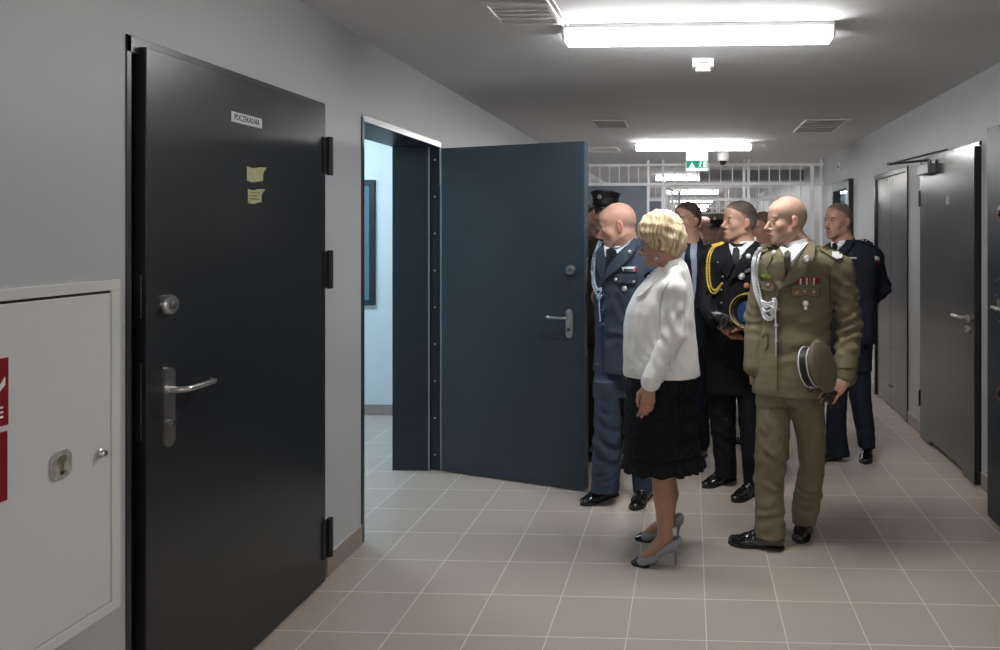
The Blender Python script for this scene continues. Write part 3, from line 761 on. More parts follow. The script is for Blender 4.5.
class Person:
    def __init__(s, label, px, d, cat='person', group=None):
        s.d = d; s.X0 = (px-PX)/F*d
        s.o = empty('person', wrl((s.X0, d, 0)), TH); tag(s.o, label, cat, group)
        s.tr = []; s.body = None
    def P(s, px, py, dd=0.):
        p = loc(px, py, s.d+dd); return np.array([p[0]-s.X0, dd, p[2]])
    def rows(s, R, dd=0.):     # (py, xl, xr[, ddc])
        out = []
        for r in R:
            c = r[3] if len(r) > 3 else dd; a, b = s.P(r[1], r[0], c), s.P(r[2], r[0], c)
            out.append((a[2], (a[0]+b[0])/2, c, (b[0]-a[0])/2))
        return out
    def garment(s, name, V, m, wr=(), amp=.003, sc=.09, seed=0, color=None, parent=None, tri=None):
        v, q = V.mesh(); n = vnormals(v, q)
        w = amp*wob(v, sc, seed)+amp*.5*wob(v, sc*.4, seed+2)
        for (c, ax, lam, A, rad) in wr:        # folds: centre, direction, wavelength, amplitude, radius
            c = np.array(c); ax = np.array(ax, float); ax /= np.linalg.norm(ax)
            r = v-c; t = r@ax; ph = t*2*math.pi/lam+3.2*wob(v, .16, seed+1)
            w = w+A*.8*np.sin(ph)*np.exp(-(r**2).sum(1)/rad**2)*(.55+.6*wob(v, .10, seed+4))
        v = v+n*w[:,None]
        col = color(v, n) if callable(color) else None
        o = to_obj(name, v, q, m, parent or s.o, col)
        s.tr.append((v, q)); return o
    def bvh(s, skin=False):
        vs, qs, k = [], [], 0
        for v, q in s.tr+(s.trb if skin else []): vs.append(v); qs.append(q+k); k += len(v)
        s.B = BVHTree.FromPolygons(np.concatenate(vs).tolist(), np.concatenate(qs).tolist()); return s.B
    def ray(s, px, py, back=.0):
        o = Vector((-s.X0, -s.d, HC)); dr = Vector(((px-PX)/F, 1, -(py-HY)/F)).normalized()
        h, n, i, t = s.B.ray_cast(o, dr)
        if h is None or abs(h.y) > .45:
            p = o+dr*(s.d/dr.y); h, n, i, t = s.B.find_nearest(p)
            n = -dr
            q = o+dr*((h-o).dot(dr)); h = q
        return h, (n*.5-dr*.5).normalized(), dr
    def patch(s, name, poly, m, off=.004, th=.004, parent=None, step=2.0, bulge=0., flatn=False):
        P2 = []
        for i, a in enumerate(poly):
            b = poly[(i+1) % len(poly)]; L = math.hypot(b[0]-a[0], b[1]-a[1]); k = max(1, int(L/step))
            for j in range(k): P2.append((a[0]+(b[0]-a[0])*j/k, a[1]+(b[1]-a[1])*j/k))
        nb = len(P2); xs = [p[0] for p in P2]; ys = [p[1] for p in P2]
        pts = list(P2); y = min(ys)+step/2
        def inside(x, y):
            c = False
            for i in range(nb):
                x1, y1 = P2[i]; x2, y2 = P2[i-1]
                if (y1 > y) != (y2 > y) and x < (x2-x1)*(y-y1)/(y2-y1)+x1: c = not c
            return c
        while y < max(ys):
            x = min(xs)+step/2
            while x < max(xs):
                if inside(x, y) and min(math.hypot(x-a, y-b) for a, b in P2) > step*.45: pts.append((x, y))
                x += step
            y += step
        r = delaunay_2d_cdt([Vector(p) for p in pts], [], [list(range(nb))], 1, 1e-5)
        vv, ff = r[0], r[2]
        top, bot = [], []
        H = [s.ray(p.x, p.y) for p in vv]
        cx, cy = sum(xs)/nb, sum(ys)/nb; rmax = max(math.hypot(a-cx, b-cy) for a, b in P2)
        for p, (h, n, dr) in zip(vv, H):
            bz = bulge*max(0, 1-(math.hypot(p.x-cx, p.y-cy)/rmax)**2)
            top.append(h+n*(off+bz)); bot.append(h+n*(off-th))
        bm = bmesh.new(); T = [bm.verts.new(p) for p in top]; Bt = [bm.verts.new(p) for p in bot]
        ec = {}
        for f in ff:
            bm.faces.new([T[i] for i in f]); bm.faces.new([Bt[i] for i in f][::-1])
            for i in range(len(f)):
                a, b = f[i], f[(i+1) % len(f)]; ec[(a, b)] = ec.get((a, b), 0)+1
        for (a, b) in list(ec):
            if (b, a) not in ec: bm.faces.new((T[b], T[a], Bt[a], Bt[b]))
        bmesh.ops.recalc_face_normals(bm, faces=bm.faces)
        me = bpy.data.meshes.new(name); bm.to_mesh(me); bm.free(); me.materials.append(m)
        for p in me.polygons: p.use_smooth = True
        o = bpy.data.objects.new(name, me); COL.objects.link(o); attach(o, parent or s.o, False)
        md = o.modifiers.new('n', 'EDGE_SPLIT'); md.split_angle = math.radians(50)
        return o
    def cord(s, name, pts, m, r=.004, off=.006, parent=None, twist=True):
        pts = [np.array(p, float) for p in pts]; P_ = []
        for i in range(len(pts)-1):
            p0, p1, p2, p3 = pts[max(i-1, 0)], pts[i], pts[i+1], pts[min(i+2, len(pts)-1)]
            k = max(2, int(np.linalg.norm(p2-p1)/1.5))
            for j in range(k):
                t = j/k; P_.append(.5*((2*p1)+(-p0+p2)*t+(2*p0-5*p1+4*p2-p3)*t*t+(-p0+3*p1-3*p2+p3)*t**3))
        P_.append(pts[-1]); W = []
        for p in P_:
            h, n, dr = s.ray(p[0], p[1]); o_ = p[2] if len(p) > 2 else 0; W.append(h+n*(off+r+o_))
        W = [sum((W[min(max(i+k, 0), len(W)-1)] for k in (-2,-1,0,1,2)), Vector())/5 for i in range(len(W))]
        rr = [r*(1+(.18 if twist else 0)*(1 if i % 2 else -1)) for i in range(len(W))]
        return MB().tube(W, rr, 8).build(name, m, parent or s.o, 0, True, world=False)
    def stud(s, name, px, py, m, r=.009, h=.005, parent=None, off=.002):
        p, n, dr = s.ray(px, py)
        return MB().lathe([(r,0),(r,h*.5),(r*.7,h*.9),(r*.15,h)], p+n*off, n, 16).build(name, m, parent or s.o, 0, True, world=False)
    def collar(s, base, m, r=.070, h=.048, name='shirt_collar', parent=None, vs=.0045, front=None, low=.02, cut=None):
        top = s.hc+s.hR@(np.array([0,-.022,-.05])*s.hs); b = np.array(base, float); d = (top-b)/np.linalg.norm(top-b)
        V = Vol(vs); V.add(rc(b-d*low, b+d*h, r+.010, r), .005)
        V.cut(lambda x, y, z: (x-b[0])*d[0]+(y-b[1])*d[1]+(z-b[2])*d[2]-h)
        if front is not None:          # open at the throat
            f = np.array(front, float); V.cut(lambda x, y, z: (x-b[0])*f[0]+(y-b[1])*f[1]+(z-b[2])*.75-(cut if cut is not None else .02))
        v, q = V.mesh(); return to_obj(name, v, q, m, parent or s.o)
    def seams(s, lines, m, r=.0021):  # dark cords on seams and garment edges, put in for their shadow lines
        for pts, off in lines: s.cord('seam_shade', pts, m, r, off, None, False)
    # -- skin
    def start_body(s, h=.0045): s.V = Vol(h); s.spots = []
    def head(s, px, py, dd=0., yaw=90, pitch=0, roll=0, sc=1., bald=1., female=False, hairy=False, age=1., skin=(.50,.30,.22)):
        c = s.P(px, py, dd); R = frame(yaw, pitch, roll); V = s.V
        s.hc, s.hR, s.hs, s.skin = c, R, sc, skin
        H = lambda p: c+R@(np.array(p, float)*sc)
        E = lambda p, r, k=.012, rot=None, sub=False: (V.sub if sub else V.add)(el(H(p), np.array(r)*sc, R if rot is None else R@rot), k)
        K = lambda a, b, ra, rb, k=.012: V.add(rc(H(a), H(b), ra*sc, rb*sc), k)
        fw = .92 if female else 1.
        E((0,-.012,.040), (.074,.096,.082), .01); E((0,-.050,.010), (.060,.056,.062), .02); E((0,.045,.045), (.056,.046,.048), .02)
        E((0,.028,-.035), (.061*fw,.062,.074), .025)
        for q in (-1, 1):
            K((q*.050*fw,-.006,-.058), (q*.020,.070,-.098), .020, .016, .03)
            E((q*.042,.056,-.026), (.020,.020,.020), .025)
        E((0,.074,-.102), (.021,.019,.017), .012); E((0,.068,-.070), (.032,.026,.028), .014)
        K((-.036,.078,.020), (.036,.078,.020), .010, .010, .014)
        for q in (-1, 1): E((q*.032,.101,.000), (.019,.017,.013), .010, sub=True)
        for q in (-1, 1):
            E((q*.031,.0785,.0), (.0125,.0125,.0125), .003); E((q*.031,.0805,.0065), (.0155,.0125,.0055), .004); E((q*.031,.079,-.0085), (.0145,.011,.0045), .004)
        K((0,.086,.010), (0,.108,-.028), .008, .0105, .010); E((0,.1135,-.033), (.0125,.0125,.0105), .006)
        for q in (-1, 1): E((q*.0115,.099,-.040), (.0075,.010,.0075), .005)
        E((0,.093,-.0635), (.022,.009,.0055), .005); E((0,.091,-.0755), (.019,.009,.0065), .005); E((0,.104,-.0692), (.025,.010,.0016), .003, sub=True)
        for q in (-1, 1):
            a = math.radians(14*q); rot = np.array([[math.cos(a), -math.sin(a), 0], [math.sin(a), math.cos(a), 0], [0,0,1]])
            E((q*.079,-.012,-.006), (.0075,.018,.029), .006, rot); E((q*.075,-.002,-.032), (.007,.009,.011), .006)
            E((q*.088,-.006,-.004), (.007,.0095,.018), .004, rot, True)
        S_ = s.spots; lipc = (.46,.17,.15) if female else (.40,.20,.165)
        S_.append((H((0,.098,-.0635)), np.array([.022,.014,.0055])*sc, R, lipc, .8)); S_.append((H((0,.096,-.0755)), np.array([.019,.014,.0065])*sc, R, lipc, .8))
        S_.append((H((0,.106,-.0692)), np.array([.024,.018,.0018])*sc, R, (.16,.06,.05), .9))
        for q in (-1, 1):
            S_.append((H((q*.052,.065,-.030)), np.array([.024,.03,.022])*sc, R, (skin[0]*1.02, skin[1]*.80, skin[2]*.78), .35))
            S_.append((H((q*.080,-.010,-.006)), np.array([.012,.026,.036])*sc, R, (skin[0]*1.0, skin[1]*.70, skin[2]*.68), .5))
            S_.append((H((q*.031,.092,.0)), np.array([.0115,.010,.0055])*sc, R, (.62,.58,.55), 1.))
            S_.append((H((q*.031,.0925,.0)), np.array([.0055,.010,.0055])*sc, R, (.04,.035,.03), 1.))
            S_.append((H((q*.031,.094,.0065)), np.array([.017,.012,.0034])*sc, R, (.08,.045,.035), .9))
            bc = (.09,.055,.035) if not bald else (.24,.16,.12)
            S_.append((H((q*.034,.088,.0215)), np.array([.021,.018,.0050])*sc, R, bc, .85))
        S_.append((H((0,.112,-.034)), np.array([.014,.016,.014])*sc, R, (skin[0]*1.02, skin[1]*.72, skin[2]*.70), .4))
        if not female: S_.append((H((0,.052,-.082)), np.array([.066,.058,.036])*sc, R, (skin[0]*.70, skin[1]*.74, skin[2]*.80), .42))
        if bald: S_.append((H((0,-.055,.0)), np.array([.09,.060,.05])*sc, R, (skin[0]*.66, skin[1]*.72, skin[2]*.78), .55))
        return H
    def neck(s, base, r0=.056, r1=.066):
        H = s.hc+s.hR@(np.array([0,-.022,-.05])*s.hs); s.V.add(rc(H, base, r0*s.hs, r1), .02)
        s.spots.append((H+(np.array(base)-H)*.6, np.array([.09,.09,.06]), np.eye(3), tuple(np.array(s.skin)*(1.,.86,.84)), .4))
    def limb(s, pts, rs, k=.015):
        for a, b, ra, rb in zip(pts, pts[1:], rs, rs[1:]): s.V.add(rc(a, b, ra, rb), k)
    def hand(s, wrist, fdir, pnorm, side=1, curl=(.3,.4,.3), sc=1., thumb=.5, spread=.12):
        """fdir: towards the knuckles; pnorm: out of the palm; side +1 = thumb on the fdir x pnorm side"""
        f = np.array(fdir, float); f /= np.linalg.norm(f); n = np.array(pnorm, float); n -= f*n.dot(f); n /= np.linalg.norm(n); x = np.cross(f, n)*side
        w = np.array(wrist, float); T = lambda a, b, c: w+(x*a+f*b+n*c)*sc
        V = s.V; xs = [.027, .009, -.009, -.025]; L = [(.040,.025,.020), (.044,.028,.021), (.040,.026,.020), (.032,.020,.018)]
        for i, q in enumerate(xs): V.add(rc(T(q*.6, .012, 0), T(q, .085-.004*abs(i-1), 0), .0145*sc, .0125*sc), .012)
        V.add(rc(T(0,-.03,0), T(0,.02,0), .024*sc, .024*sc, (n, 1.25)), .012)
        for i, q in enumerate(xs):
            p = T(q, .085-.004*abs(i-1), 0); a = 0.; sp = (1.5-i)*spread*.35; r = (.0095, .0092, .009, .0082)[i]
            for j, l in enumerate(L[i]):
                a += curl[j]*(1+.08*i); d = (f*math.cos(a)+n*math.sin(a))*math.cos(sp)+x*math.sin(sp)
                e = p+d*l*sc; V.add(rc(p, e, (r-.0006*j)*sc, (r-.0006*(j+1))*sc), .003); p = e
        a = T(.020,.012,.006); b = T(.020+.026*math.cos(thumb*.6), .045, .010+.018*thumb); c = T(.024+.024*math.cos(thumb), .078, .012+.030*thumb); e = T(.020+.020*math.cos(thumb), .104, .014+.036*thumb)
        V.add(rc(a, b, .015*sc, .0115*sc), .010); V.add(rc(b, c, .0115*sc, .0098*sc), .004); V.add(rc(c, e, .0098*sc, .0085*sc), .003)
        s.spots.append((T(0,.11,.01), np.array([.06,.06,.06])*sc, np.eye(3), (s.skin[0]*.98, s.skin[1]*.76, s.skin[2]*.72), .5))
        return T
    def finish_body(s):
        v, q = s.V.mesh(); col = np.tile(np.array(s.skin), (len(v), 1))
        for c, r, R, cc, a in s.spots:
            u = ((v-c)@R)/r; w = np.clip((1.15-(u**2).sum(1))/.45, 0, 1)*a; col = col*(1-w[:,None])+np.array(cc)*w[:,None]
        col *= (1+.05*wob(v, .03, 1)+.04*wob(v, .012, 2))[:,None]
        o = to_obj('body', v, q, SK, s.o, np.clip(col, 0, 1)); s.body = o; s.trb = [(v, q)]; return o
    # -- shoes on the floor
    def shoe(s, toe, heel, L=.29, h=.004, m=None, hgt=.105):
        """toe, heel: rows/columns where the sole's ends meet the floor"""
        g = lambda t: np.array([(t[0]-PX)/F*(HC*F/(t[1]-HY))-s.X0, HC*F/(t[1]-HY)-s.d, 0])
        a, b = g(toe), g(heel); f = (a-b)/np.linalg.norm(a-b); b = a-f*L; r = np.cross(f, [0,0,1.])
        T = lambda x, y, z: b+r*x+f*y+np.array([0,0,z])
        Z = (0,0,1); k = L/.29
        V = Vol(h); V.add(rc(T(0,.045*k,.045), T(0,.10*k,.045), .036, .035, (r, 1.05)), .01)
        V.add(rc(T(0,.055*k,.085), T(0,.065*k,.06), .036, .038), .02)
        V.add(rc(T(0,.11*k,.050), T(0,.19*k,.036), .036, .036, (Z, 1.25)), .02); V.add(rc(T(0,.19*k,.028), T(.002,.255*k,.024), .042, .030, (Z, 1.7)), .02)
        V.add(rc(T(0,.08*k,.09), T(0,.15*k,.058), .030, .026), .02); V.add(rc(T(0,.05*k,.03), T(0,.20*k,.025), .034, .040, (Z, 1.6)), .015)
        V.cut(lambda x, y, z: (.010-z)+0*x+0*y)
        v, q = V.mesh(); n = vnormals(v, q); y = (v-b)@f; v = v+n*(.0012*np.sin(y*2*math.pi/.016)*np.exp(-((y-.17*k)/.03)**2))[:,None]
        o = to_obj('shoe', v, q, m or M_['shoe'], s.o); s.tr.append((v, q))
        out = []
        for t in range(32):
            an = t/32*2*math.pi; yy = (.148+.137*math.cos(an))*k; fr_ = yy/(.29*k)
            ww = np.interp(fr_, [0,.1,.3,.5,.7,.85,1], [.018,.033,.034,.035,.046,.042,.012]); xx = ww*np.sign(math.sin(an))*min(1, abs(math.sin(an))*2.2)
            out.append(T(xx, yy, .001))
        sm = MB().prism(out, (0,0,.013)); hb = [p for p in out]
        so = sm.build('sole', M_['sole'], o, .001, world=False)
        lc = []
        for t in range(4):
            for sg in (-1, 1): lc.append(rc(T(sg*.008,(.125+.013*t)*k,.083-.009*t+.010), T(sg*.0085,(.131+.013*t)*k,.080-.009*t+.010), .0022, .0022))
        m2 = MB()
        for t in range(4): m2.tube([T(-.012,(.115+.013*t)*k,.096-.010*t), T(.012,(.121+.013*t)*k,.094-.010*t)], .0018, 6)
        m2.build('laces', M_['sole'], o, 0, True, world=False)
        return o
    def short_hair(s, col, name='hair', thick=.007, top=.004, recede=0., h=.0045, grey=None):
        c, R, k = s.hc, s.hR, s.hs; H = lambda p: c+R@(np.array(p, float)*k)
        V = Vol(h); t = thick
        V.add(el(H((0,-.012,.040+top)), np.array([.074+t,.096+t,.082+t])*k, R), .01); V.add(el(H((0,-.050,.010)), np.array([.060+t,.056+t,.062+t])*k, R), .02)
        V.add(el(H((0,.040,.050+top)), np.array([.056+t*.7,.046+t*.7,.048+t])*k, R), .02)
        zk = np.array([-.075,-.055,-.03,0,.03,.055,.075,.10,.14]); yk = np.array([-.080,-.065,-.040,.000,.014,.040-recede,.080-recede,.094-recede,.11-recede])
        def cutf(x, y, z):
            dx, dy, dz = x-c[0], y-c[1], z-c[2]
            yy = (dx*R[0,1]+dy*R[1,1]+dz*R[2,1])/k; zz = (dx*R[0,2]+dy*R[1,2]+dz*R[2,2])/k
            return np.maximum(yy-np.interp(zz, zk, yk), -.066-zz)*.8
        V.cut(cutf)
        for q in (-1, 1): V.sub(el(H((q*.084,-.010,-.012)), np.array([.016,.022,.034])*k, R), .006)
        v, q = V.mesh(); n = vnormals(v, q); v = v+n*(.0016*wob(v, .02, 3, st=(1,1,.4)))[:,None]
        cc = np.tile(np.array(col), (len(v), 1)); zz = ((v-c)@R[:,2])/k
        if grey is not None:
            w = np.clip((.05-zz)/.06, 0, 1)[:,None]; cc = cc*(1-w)+np.array(grey)*w
        cc = cc*(1+.25*wob(v, .012, 4, st=(1,1,.3)))[:,None]
        fr = np.clip(-cutf(v[:,0], v[:,1], v[:,2])/.020+.25*wob(v, .01, 2), 0, 1)[:,None]
        cc = cc*fr+(np.array(s.skin)*.62+cc*.25)*(1-fr); v = v-n*((1-fr)*thick*.75)
        return to_obj(name, v, q, HAIR, s.body, np.clip(cc, 0, 1))
HAIR = painted('hair_strands', .6, .3, bump=.8, bscale=260)

def cap_mesh(name, c, R, colors, label=None, cat=None, group=None, parent=None, world=True, r=.095, crown=.130, visor=True):
    """peaked service cap; R columns: right, forward (visor), up (crown)"""
    c = np.array(c, float); R = np.array(R, float)
    T = lambda x, y, z: Vector(c+R@np.array([x, y, z]))
    def ring(rad, z, fy=1.12, tilt=0., n=40): return [T(rad*math.cos(a), rad*fy*math.sin(a), z+tilt*math.sin(a)) for a in [2*math.pi*i/n for i in range(n)]]
    def shell(rings, close=True):
        m = MB(); B_ = m.b; prev = None
        for rg in rings:
            cur = [B_.verts.new(p) for p in rg]
            if prev:
                for i in range(len(cur)): B_.faces.new((prev[i], prev[(i+1) % len(cur)], cur[(i+1) % len(cur)], cur[i]))
            prev = cur
        if close: B_.faces.new(prev)
        return m
    cr = shell([ring(r*.985, .040), ring(r*1.02, .050, tilt=.003), ring(crown*.93, .068, tilt=.008), ring(crown, .078, tilt=.012), ring(crown*.985, .086, tilt=.014), ring(crown*.90, .092, tilt=.012), ring(crown*.5, .094, tilt=.006), ring(.004, .094)]).build('crown', colors['crown'], None, 0, True)
    root = empty(name, T(0,0,0)) if parent is None else None
    if root is not None: tag(root, label, cat, group); P_ = root; wl = True
    else:
        P_ = cr; wl = True
    if parent is None: attach(cr, root)
    else: cr.name = name; attach(cr, parent, world)
    def A(o):
        if parent is None: attach(o, root)
        else: attach(o, cr, True) if world else attach(o, cr, False)
    bd = shell([ring(r*.93, .004), ring(r, .0), ring(r+.001, .042), ring(r*.95, .044)], False).build('cap_band', colors['band'], None, 0, True); A(bd)
    pz = MB(); pz.tube(ring(r+.002, .002), colors.get('pr', .0035), 6, closed=True); pz.tube(ring(r+.002, .043), .0030, 6, closed=True); o = pz.build('piping', colors['pipe'], None, 0, True); A(o)
    o = MB().tube(ring(crown+.001, .079, tilt=.012), .0025, 6, closed=True).build('crown_piping', colors.get('pipe2', colors['crown']), None, 0, True); A(o)
    if visor:
        bm = MB(); B_ = bm.b; n = 20; a0, a1 = math.radians(20), math.radians(160); rows_ = []
        for t in range(5):
            rw = []
            for i in range(n+1):
                a = a0+(a1-a0)*i/n; e = t/4*.055*math.sin(math.pi*i/n)**.6
                rw.append(B_.verts.new(T((r+e*.6)*math.cos(a), (r*1.12+e)*math.sin(a), .006-e*.55)))
            rows_.append(rw)
        for A_, C_ in zip(rows_, rows_[1:]):
            for i in range(n): B_.faces.new((A_[i], A_[i+1], C_[i+1], C_[i]))
        o = bm.build('visor', colors['visor'], None, 0, True); md = o.modifiers.new('s', 'SOLIDIFY'); md.thickness = .003; A(o)
    m = MB(); m.lathe([(.016,0),(.016,.003),(.008,.006)], T(0, r*1.12+.002, .055), T(0,1,0)-T(0,0,0), 14).prism([T(-.020, r*1.12+.004, .050), T(0, r*1.12+.004, .078), T(.020, r*1.12+.004, .050), T(0, r*1.12+.004, .044)], T(0,.003,0)-T(0,0,0))
    o = m.build('cap_badge', colors['badge'], None, 0, True); A(o)
    m = MB(); m.tube([T((r+.004)*math.cos(a), (r*1.12+.004)*math.sin(a), .012+.004*math.cos(2*a)) for a in [math.radians(20+7*i) for i in range(21)]], .004, 6)
    o = m.build('chin_strap', colors.get('strap', colors['pipe']), None, 0, True); A(o)
    return root or cr

# ================================================================ the olive-uniformed officer
W = np.array
def sleeve(V, a, b, c, r0, r1, r2):
    V.add(el(a, r0*1.12), .04); V.add(rc(a, b, r0, r1), .012); V.add(rc(b, c, r1, r2), .010)
p = Person('bald person in olive army uniform with white shoulder cord, cap in hand', 800, 3.58)
P = p.P
p.start_body(.0042)
p.head(786.5, 220.5, 0, yaw=76, pitch=4, sc=.985, skin=(0.468,0.294,0.222))
nb = P(797, 252, .0)
p.neck(nb, .054, .066)
Ls, Le, Lw = P(841, 270, -.08), P(849.5, 322, -.07), P(845.5, 376, -.15)     # arm holding the cap
Rs, Re, Rw = P(766, 264, .07), P(757, 316, .10), P(754, 366, .04)
p.V.add(rc(nb, P(798, 300), .09, .12, ((0,1,0), 1.6)), .03); p.V.add(rc(P(798,300), P(791,368), .12, .095, ((0,1,0), 1.5)), .03)
p.limb([P(800,258), Ls, Le, Lw], [.05,.045,.036,.027]); p.limb([P(790,258), Rs, Re, Rw], [.05,.045,.036,.027])
for a, b, c in ((P(806,385), P(810,450,.02), P(804,516,.05)), (P(776,385), P(772,450), P(771,526,-.05))): p.limb([a, b, c], [.045,.030,.026])
Hw = P(846, 379, -.17); p.limb([Lw, Hw], [.027,.026])
p.hand(Hw, (-.62,-.42,-.42), (-.2,.55,-.65), side=-1, curl=(.30,.55,.45), sc=1.02, thumb=.7)
p.hand(Rw+W([0,0,-.01]), (.12,-.10,-1), (.6,.7,.1), side=1, curl=(.5,.6,.4), sc=.95, thumb=.6)
body = p.finish_body()
V = Vol(.005)
V.add(loft(p.rows([(243,784,812),(247,776,818),(251,768,829),(256,762,838),(263,760,842),(280,762,834),(300,764,831),(325,765,829),(345,762,829),(365,758,829),(382,754,828),(389,753,827),(393.5,753.5,826)]), math.radians(-18), .62), .01)
for a, b, c in ((Ls, Le, Lw), (Rs, Re, Rw)): sleeve(V, a, b, b+(c-b)*1.0, .062, .061, .055)
V.sub(el(P(797,236), (.070,.07,.065)), .01)
jk = p.garment('jacket', V, M_['olive'], wr=[(Le, Le-Ls+W([.06,0,0]), .055, .018, .14), (Le+W([0,0,-.11]), W([.4,0,1.]), .055, .014, .09), (Re, Re-Rs, .05, .012, .11), (P(800,325,-.12), W([.35,0,1.]), .11, .014, .16), (Ls+W([.0,-.03,-.09]), W([.7,0,1.]), .06, .014, .10), (P(770,300,-.1), W([-.5,0,1]), .07, .004, .09)], amp=.0025, sc=.12, seed=1)
V = Vol(.005)
V.add(loft(p.rows([(375,758,820),(392,758,820),(404,758,821)]), 0, .50), .02)
V.add(loft(p.rows([(390,757,787,.03),(420,756,790,.0),(450,755.5,789,-.02),(478,754,784),(500,755,784,-.04),(524,754.5,785,-.062),(535,754.5,786,-.07)], -.02), 0, .95, 2.1), .02)
V.add(loft(p.rows([(390,787,823,.02),(412,789,824,.02),(422,792,825,.02),(438,797,825.5,.03),(468,799,824,.05),(497,793,821.5,.07),(512,791.5,818,.08),(523,792.5,815,.085)]), 0, .95, 2.1), .02)
tr = p.garment('trousers', V, M_['olive'], wr=[(P(770,470,-.05), W([.5,0,1.]), .08, .018, .14), (P(770,512,-.05), W([-.2,0,1.]), .06, .014, .09), (P(808,500,.02), W([.4,0,1]), .06, .010, .10), (P(795,410,-.1), W([.8,0,.5]), .07, .013, .13)], amp=.003, seed=2)
p.shoe((727,543), (784,549.5), .295); p.shoe((798.5,544.5), (808,523.5), .29)
p.collar(P(796,249), M_['shirt'], .066, .040)
p.collar(P(798,250,.01), M_['olive'], .074, .026, 'jacket_collar', front=(-.45,-.85), cut=.0)
p.bvh()
# shirt, tie, collar, lapels
col = p.patch('shirt', [(781,245),(787,249),(795,246),(806,238),(811,235.5),(812,242),(800,256),(792,268),(786,264),(783,254)], M_['shirt'], .004, .006)
p.patch('shirt_collar', [(787,252),(790,249),(800,243.5),(809,235),(812,238),(805,247),(796,257),(791.5,262),(789.5,257)], M_['shirt'], .012, .008, col)
p.patch('shirt_collar', [(781,244),(784.5,249),(787,253),(785,257),(782,252),(780.5,248)], M_['shirt'], .012, .008, col)
tie = p.patch('tie', [(785,253),(788.5,251.5),(791,254.5),(790.5,260),(791,268),(787,277),(784.5,274),(784,262)], M_['olivetie'], .014, .008)
p.patch('tie_knot', [(784.5,253.5),(788.3,251.2),(791,254.2),(789.8,258.8),(786.2,259)], M_['olivetie'], .019, .008, tie)
p.patch('lapel', [(809.5,240),(814.5,243.5),(814.5,254),(813.5,261),(807,264.5),(806.5,272),(796,281),(780,289),(778.5,286),(790,271),(800,256),(808,245)], M_['olive'], .027, .006, bulge=-.013)
p.patch('lapel', [(781,249),(783.5,258),(785.5,272),(784,277),(779,285.5),(777,284),(771.5,275),(768.5,268),(772,263),(774,256)], M_['olive'], .027, .006, bulge=-.013)
p.patch('jacket_edge', [(779,286),(781,289),(779.5,310),(781,340),(780.5,365),(779,388),(777.5,391),(777,360),(777.5,330),(777,300)], M_['olive'], .006, .006)
for py in (309.5, 325, 341): p.stud('button', 778, py, M_['pinkgold'], .0085, .006, off=.006)
p.patch('pocket_flap', [(792,285.5),(819.5,285),(820,296),(818,297.5),(806,295.5),(794,297),(791,296)], M_['olive'], .014, .005)
p.patch('pocket_flap', [(761,280.5),(775,283.5),(775,290),(770,291.5),(762,288)], M_['olive'], .014, .005)
for x, y in ((797,293),(805,291.5),(813.5,292),(769,285.5)): p.stud('pocket_button', x, y, M_['pinkgold'], .008, .006, off=.015)
p.patch('pocket_flap', [(763,340),(765,333),(768,334),(768,346),(765,350)], M_['olive'], .005, .006)
rb = p.patch('ribbon_bar', [(794.5,279.5),(798,276.5),(819,277.5),(820,282.5),(818,283),(796,284.5)], M_['red'], .015, .005)
for k, (cx, m) in enumerate(((800,M_['silver']),(803,M_['darkgem']),(806,M_['silver']),(809.5,M_['lime']),(813,M_['silver']))): p.patch('ribbon_stripe', [(cx,277.6),(cx+1.5,277.6),(cx+1.3,284.0),(cx-.2,284.2)], m, .017, .004, rb, 1.)
p.patch('name_tag', [(762.5,273.5),(771.5,275.8),(771.2,279),(762.5,276.6)], M_['lime'], .009, .005)
for x, y, r in ((775,254.5,.011),(807,259.5,.016)): p.stud('collar_star', x, y, M_['silver'], r, .006, off=.024)
p.stud('breast_badge', 805.5, 303.5, M_['silver'], .014, .005, off=.004); p.stud('badge_drop', 805.5, 308, M_['silver'], .009, .004, off=.004)
ep = p.patch('shoulder_board', [(818.5,246.5),(823,245),(842,252.5),(842.5,258),(836,260.5),(820,251)], M_['olive'], .012, .010)
p.patch('board_star', [(832,252.5),(837,250.8),(842,254),(842,258.6),(836.5,260),(831.5,257)], mat('silver_braid', (.62,.62,.60), .5, var=.3, vscale=300), .016, .006, ep)
p.stud('shoulder_button', 822, 248, M_['pinkgold'], .007, .006, ep, .014)
p.patch('shoulder_board', [(760,244.5),(772,242),(778,243.5),(777,246.5),(768,248.5),(761,248)], M_['olive'], .010, .010)
p.patch('cuff_edge', [(834,366),(858,366.5),(858,368),(834,367.5)], M_['olive'], .004, .004)
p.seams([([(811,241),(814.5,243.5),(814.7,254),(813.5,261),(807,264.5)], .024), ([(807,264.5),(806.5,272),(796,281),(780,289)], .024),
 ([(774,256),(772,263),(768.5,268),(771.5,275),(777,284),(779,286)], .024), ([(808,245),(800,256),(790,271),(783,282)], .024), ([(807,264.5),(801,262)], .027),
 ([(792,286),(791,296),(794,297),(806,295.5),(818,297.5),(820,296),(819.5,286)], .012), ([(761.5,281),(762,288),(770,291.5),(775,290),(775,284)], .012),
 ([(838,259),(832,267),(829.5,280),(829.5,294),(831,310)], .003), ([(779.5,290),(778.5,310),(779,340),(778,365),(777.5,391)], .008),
 ([(763,340),(765,333),(768,334),(768,346),(765,350)], .004), ([(834,367),(846,369),(858,367.5)], .001)], M_['oliveshade'])
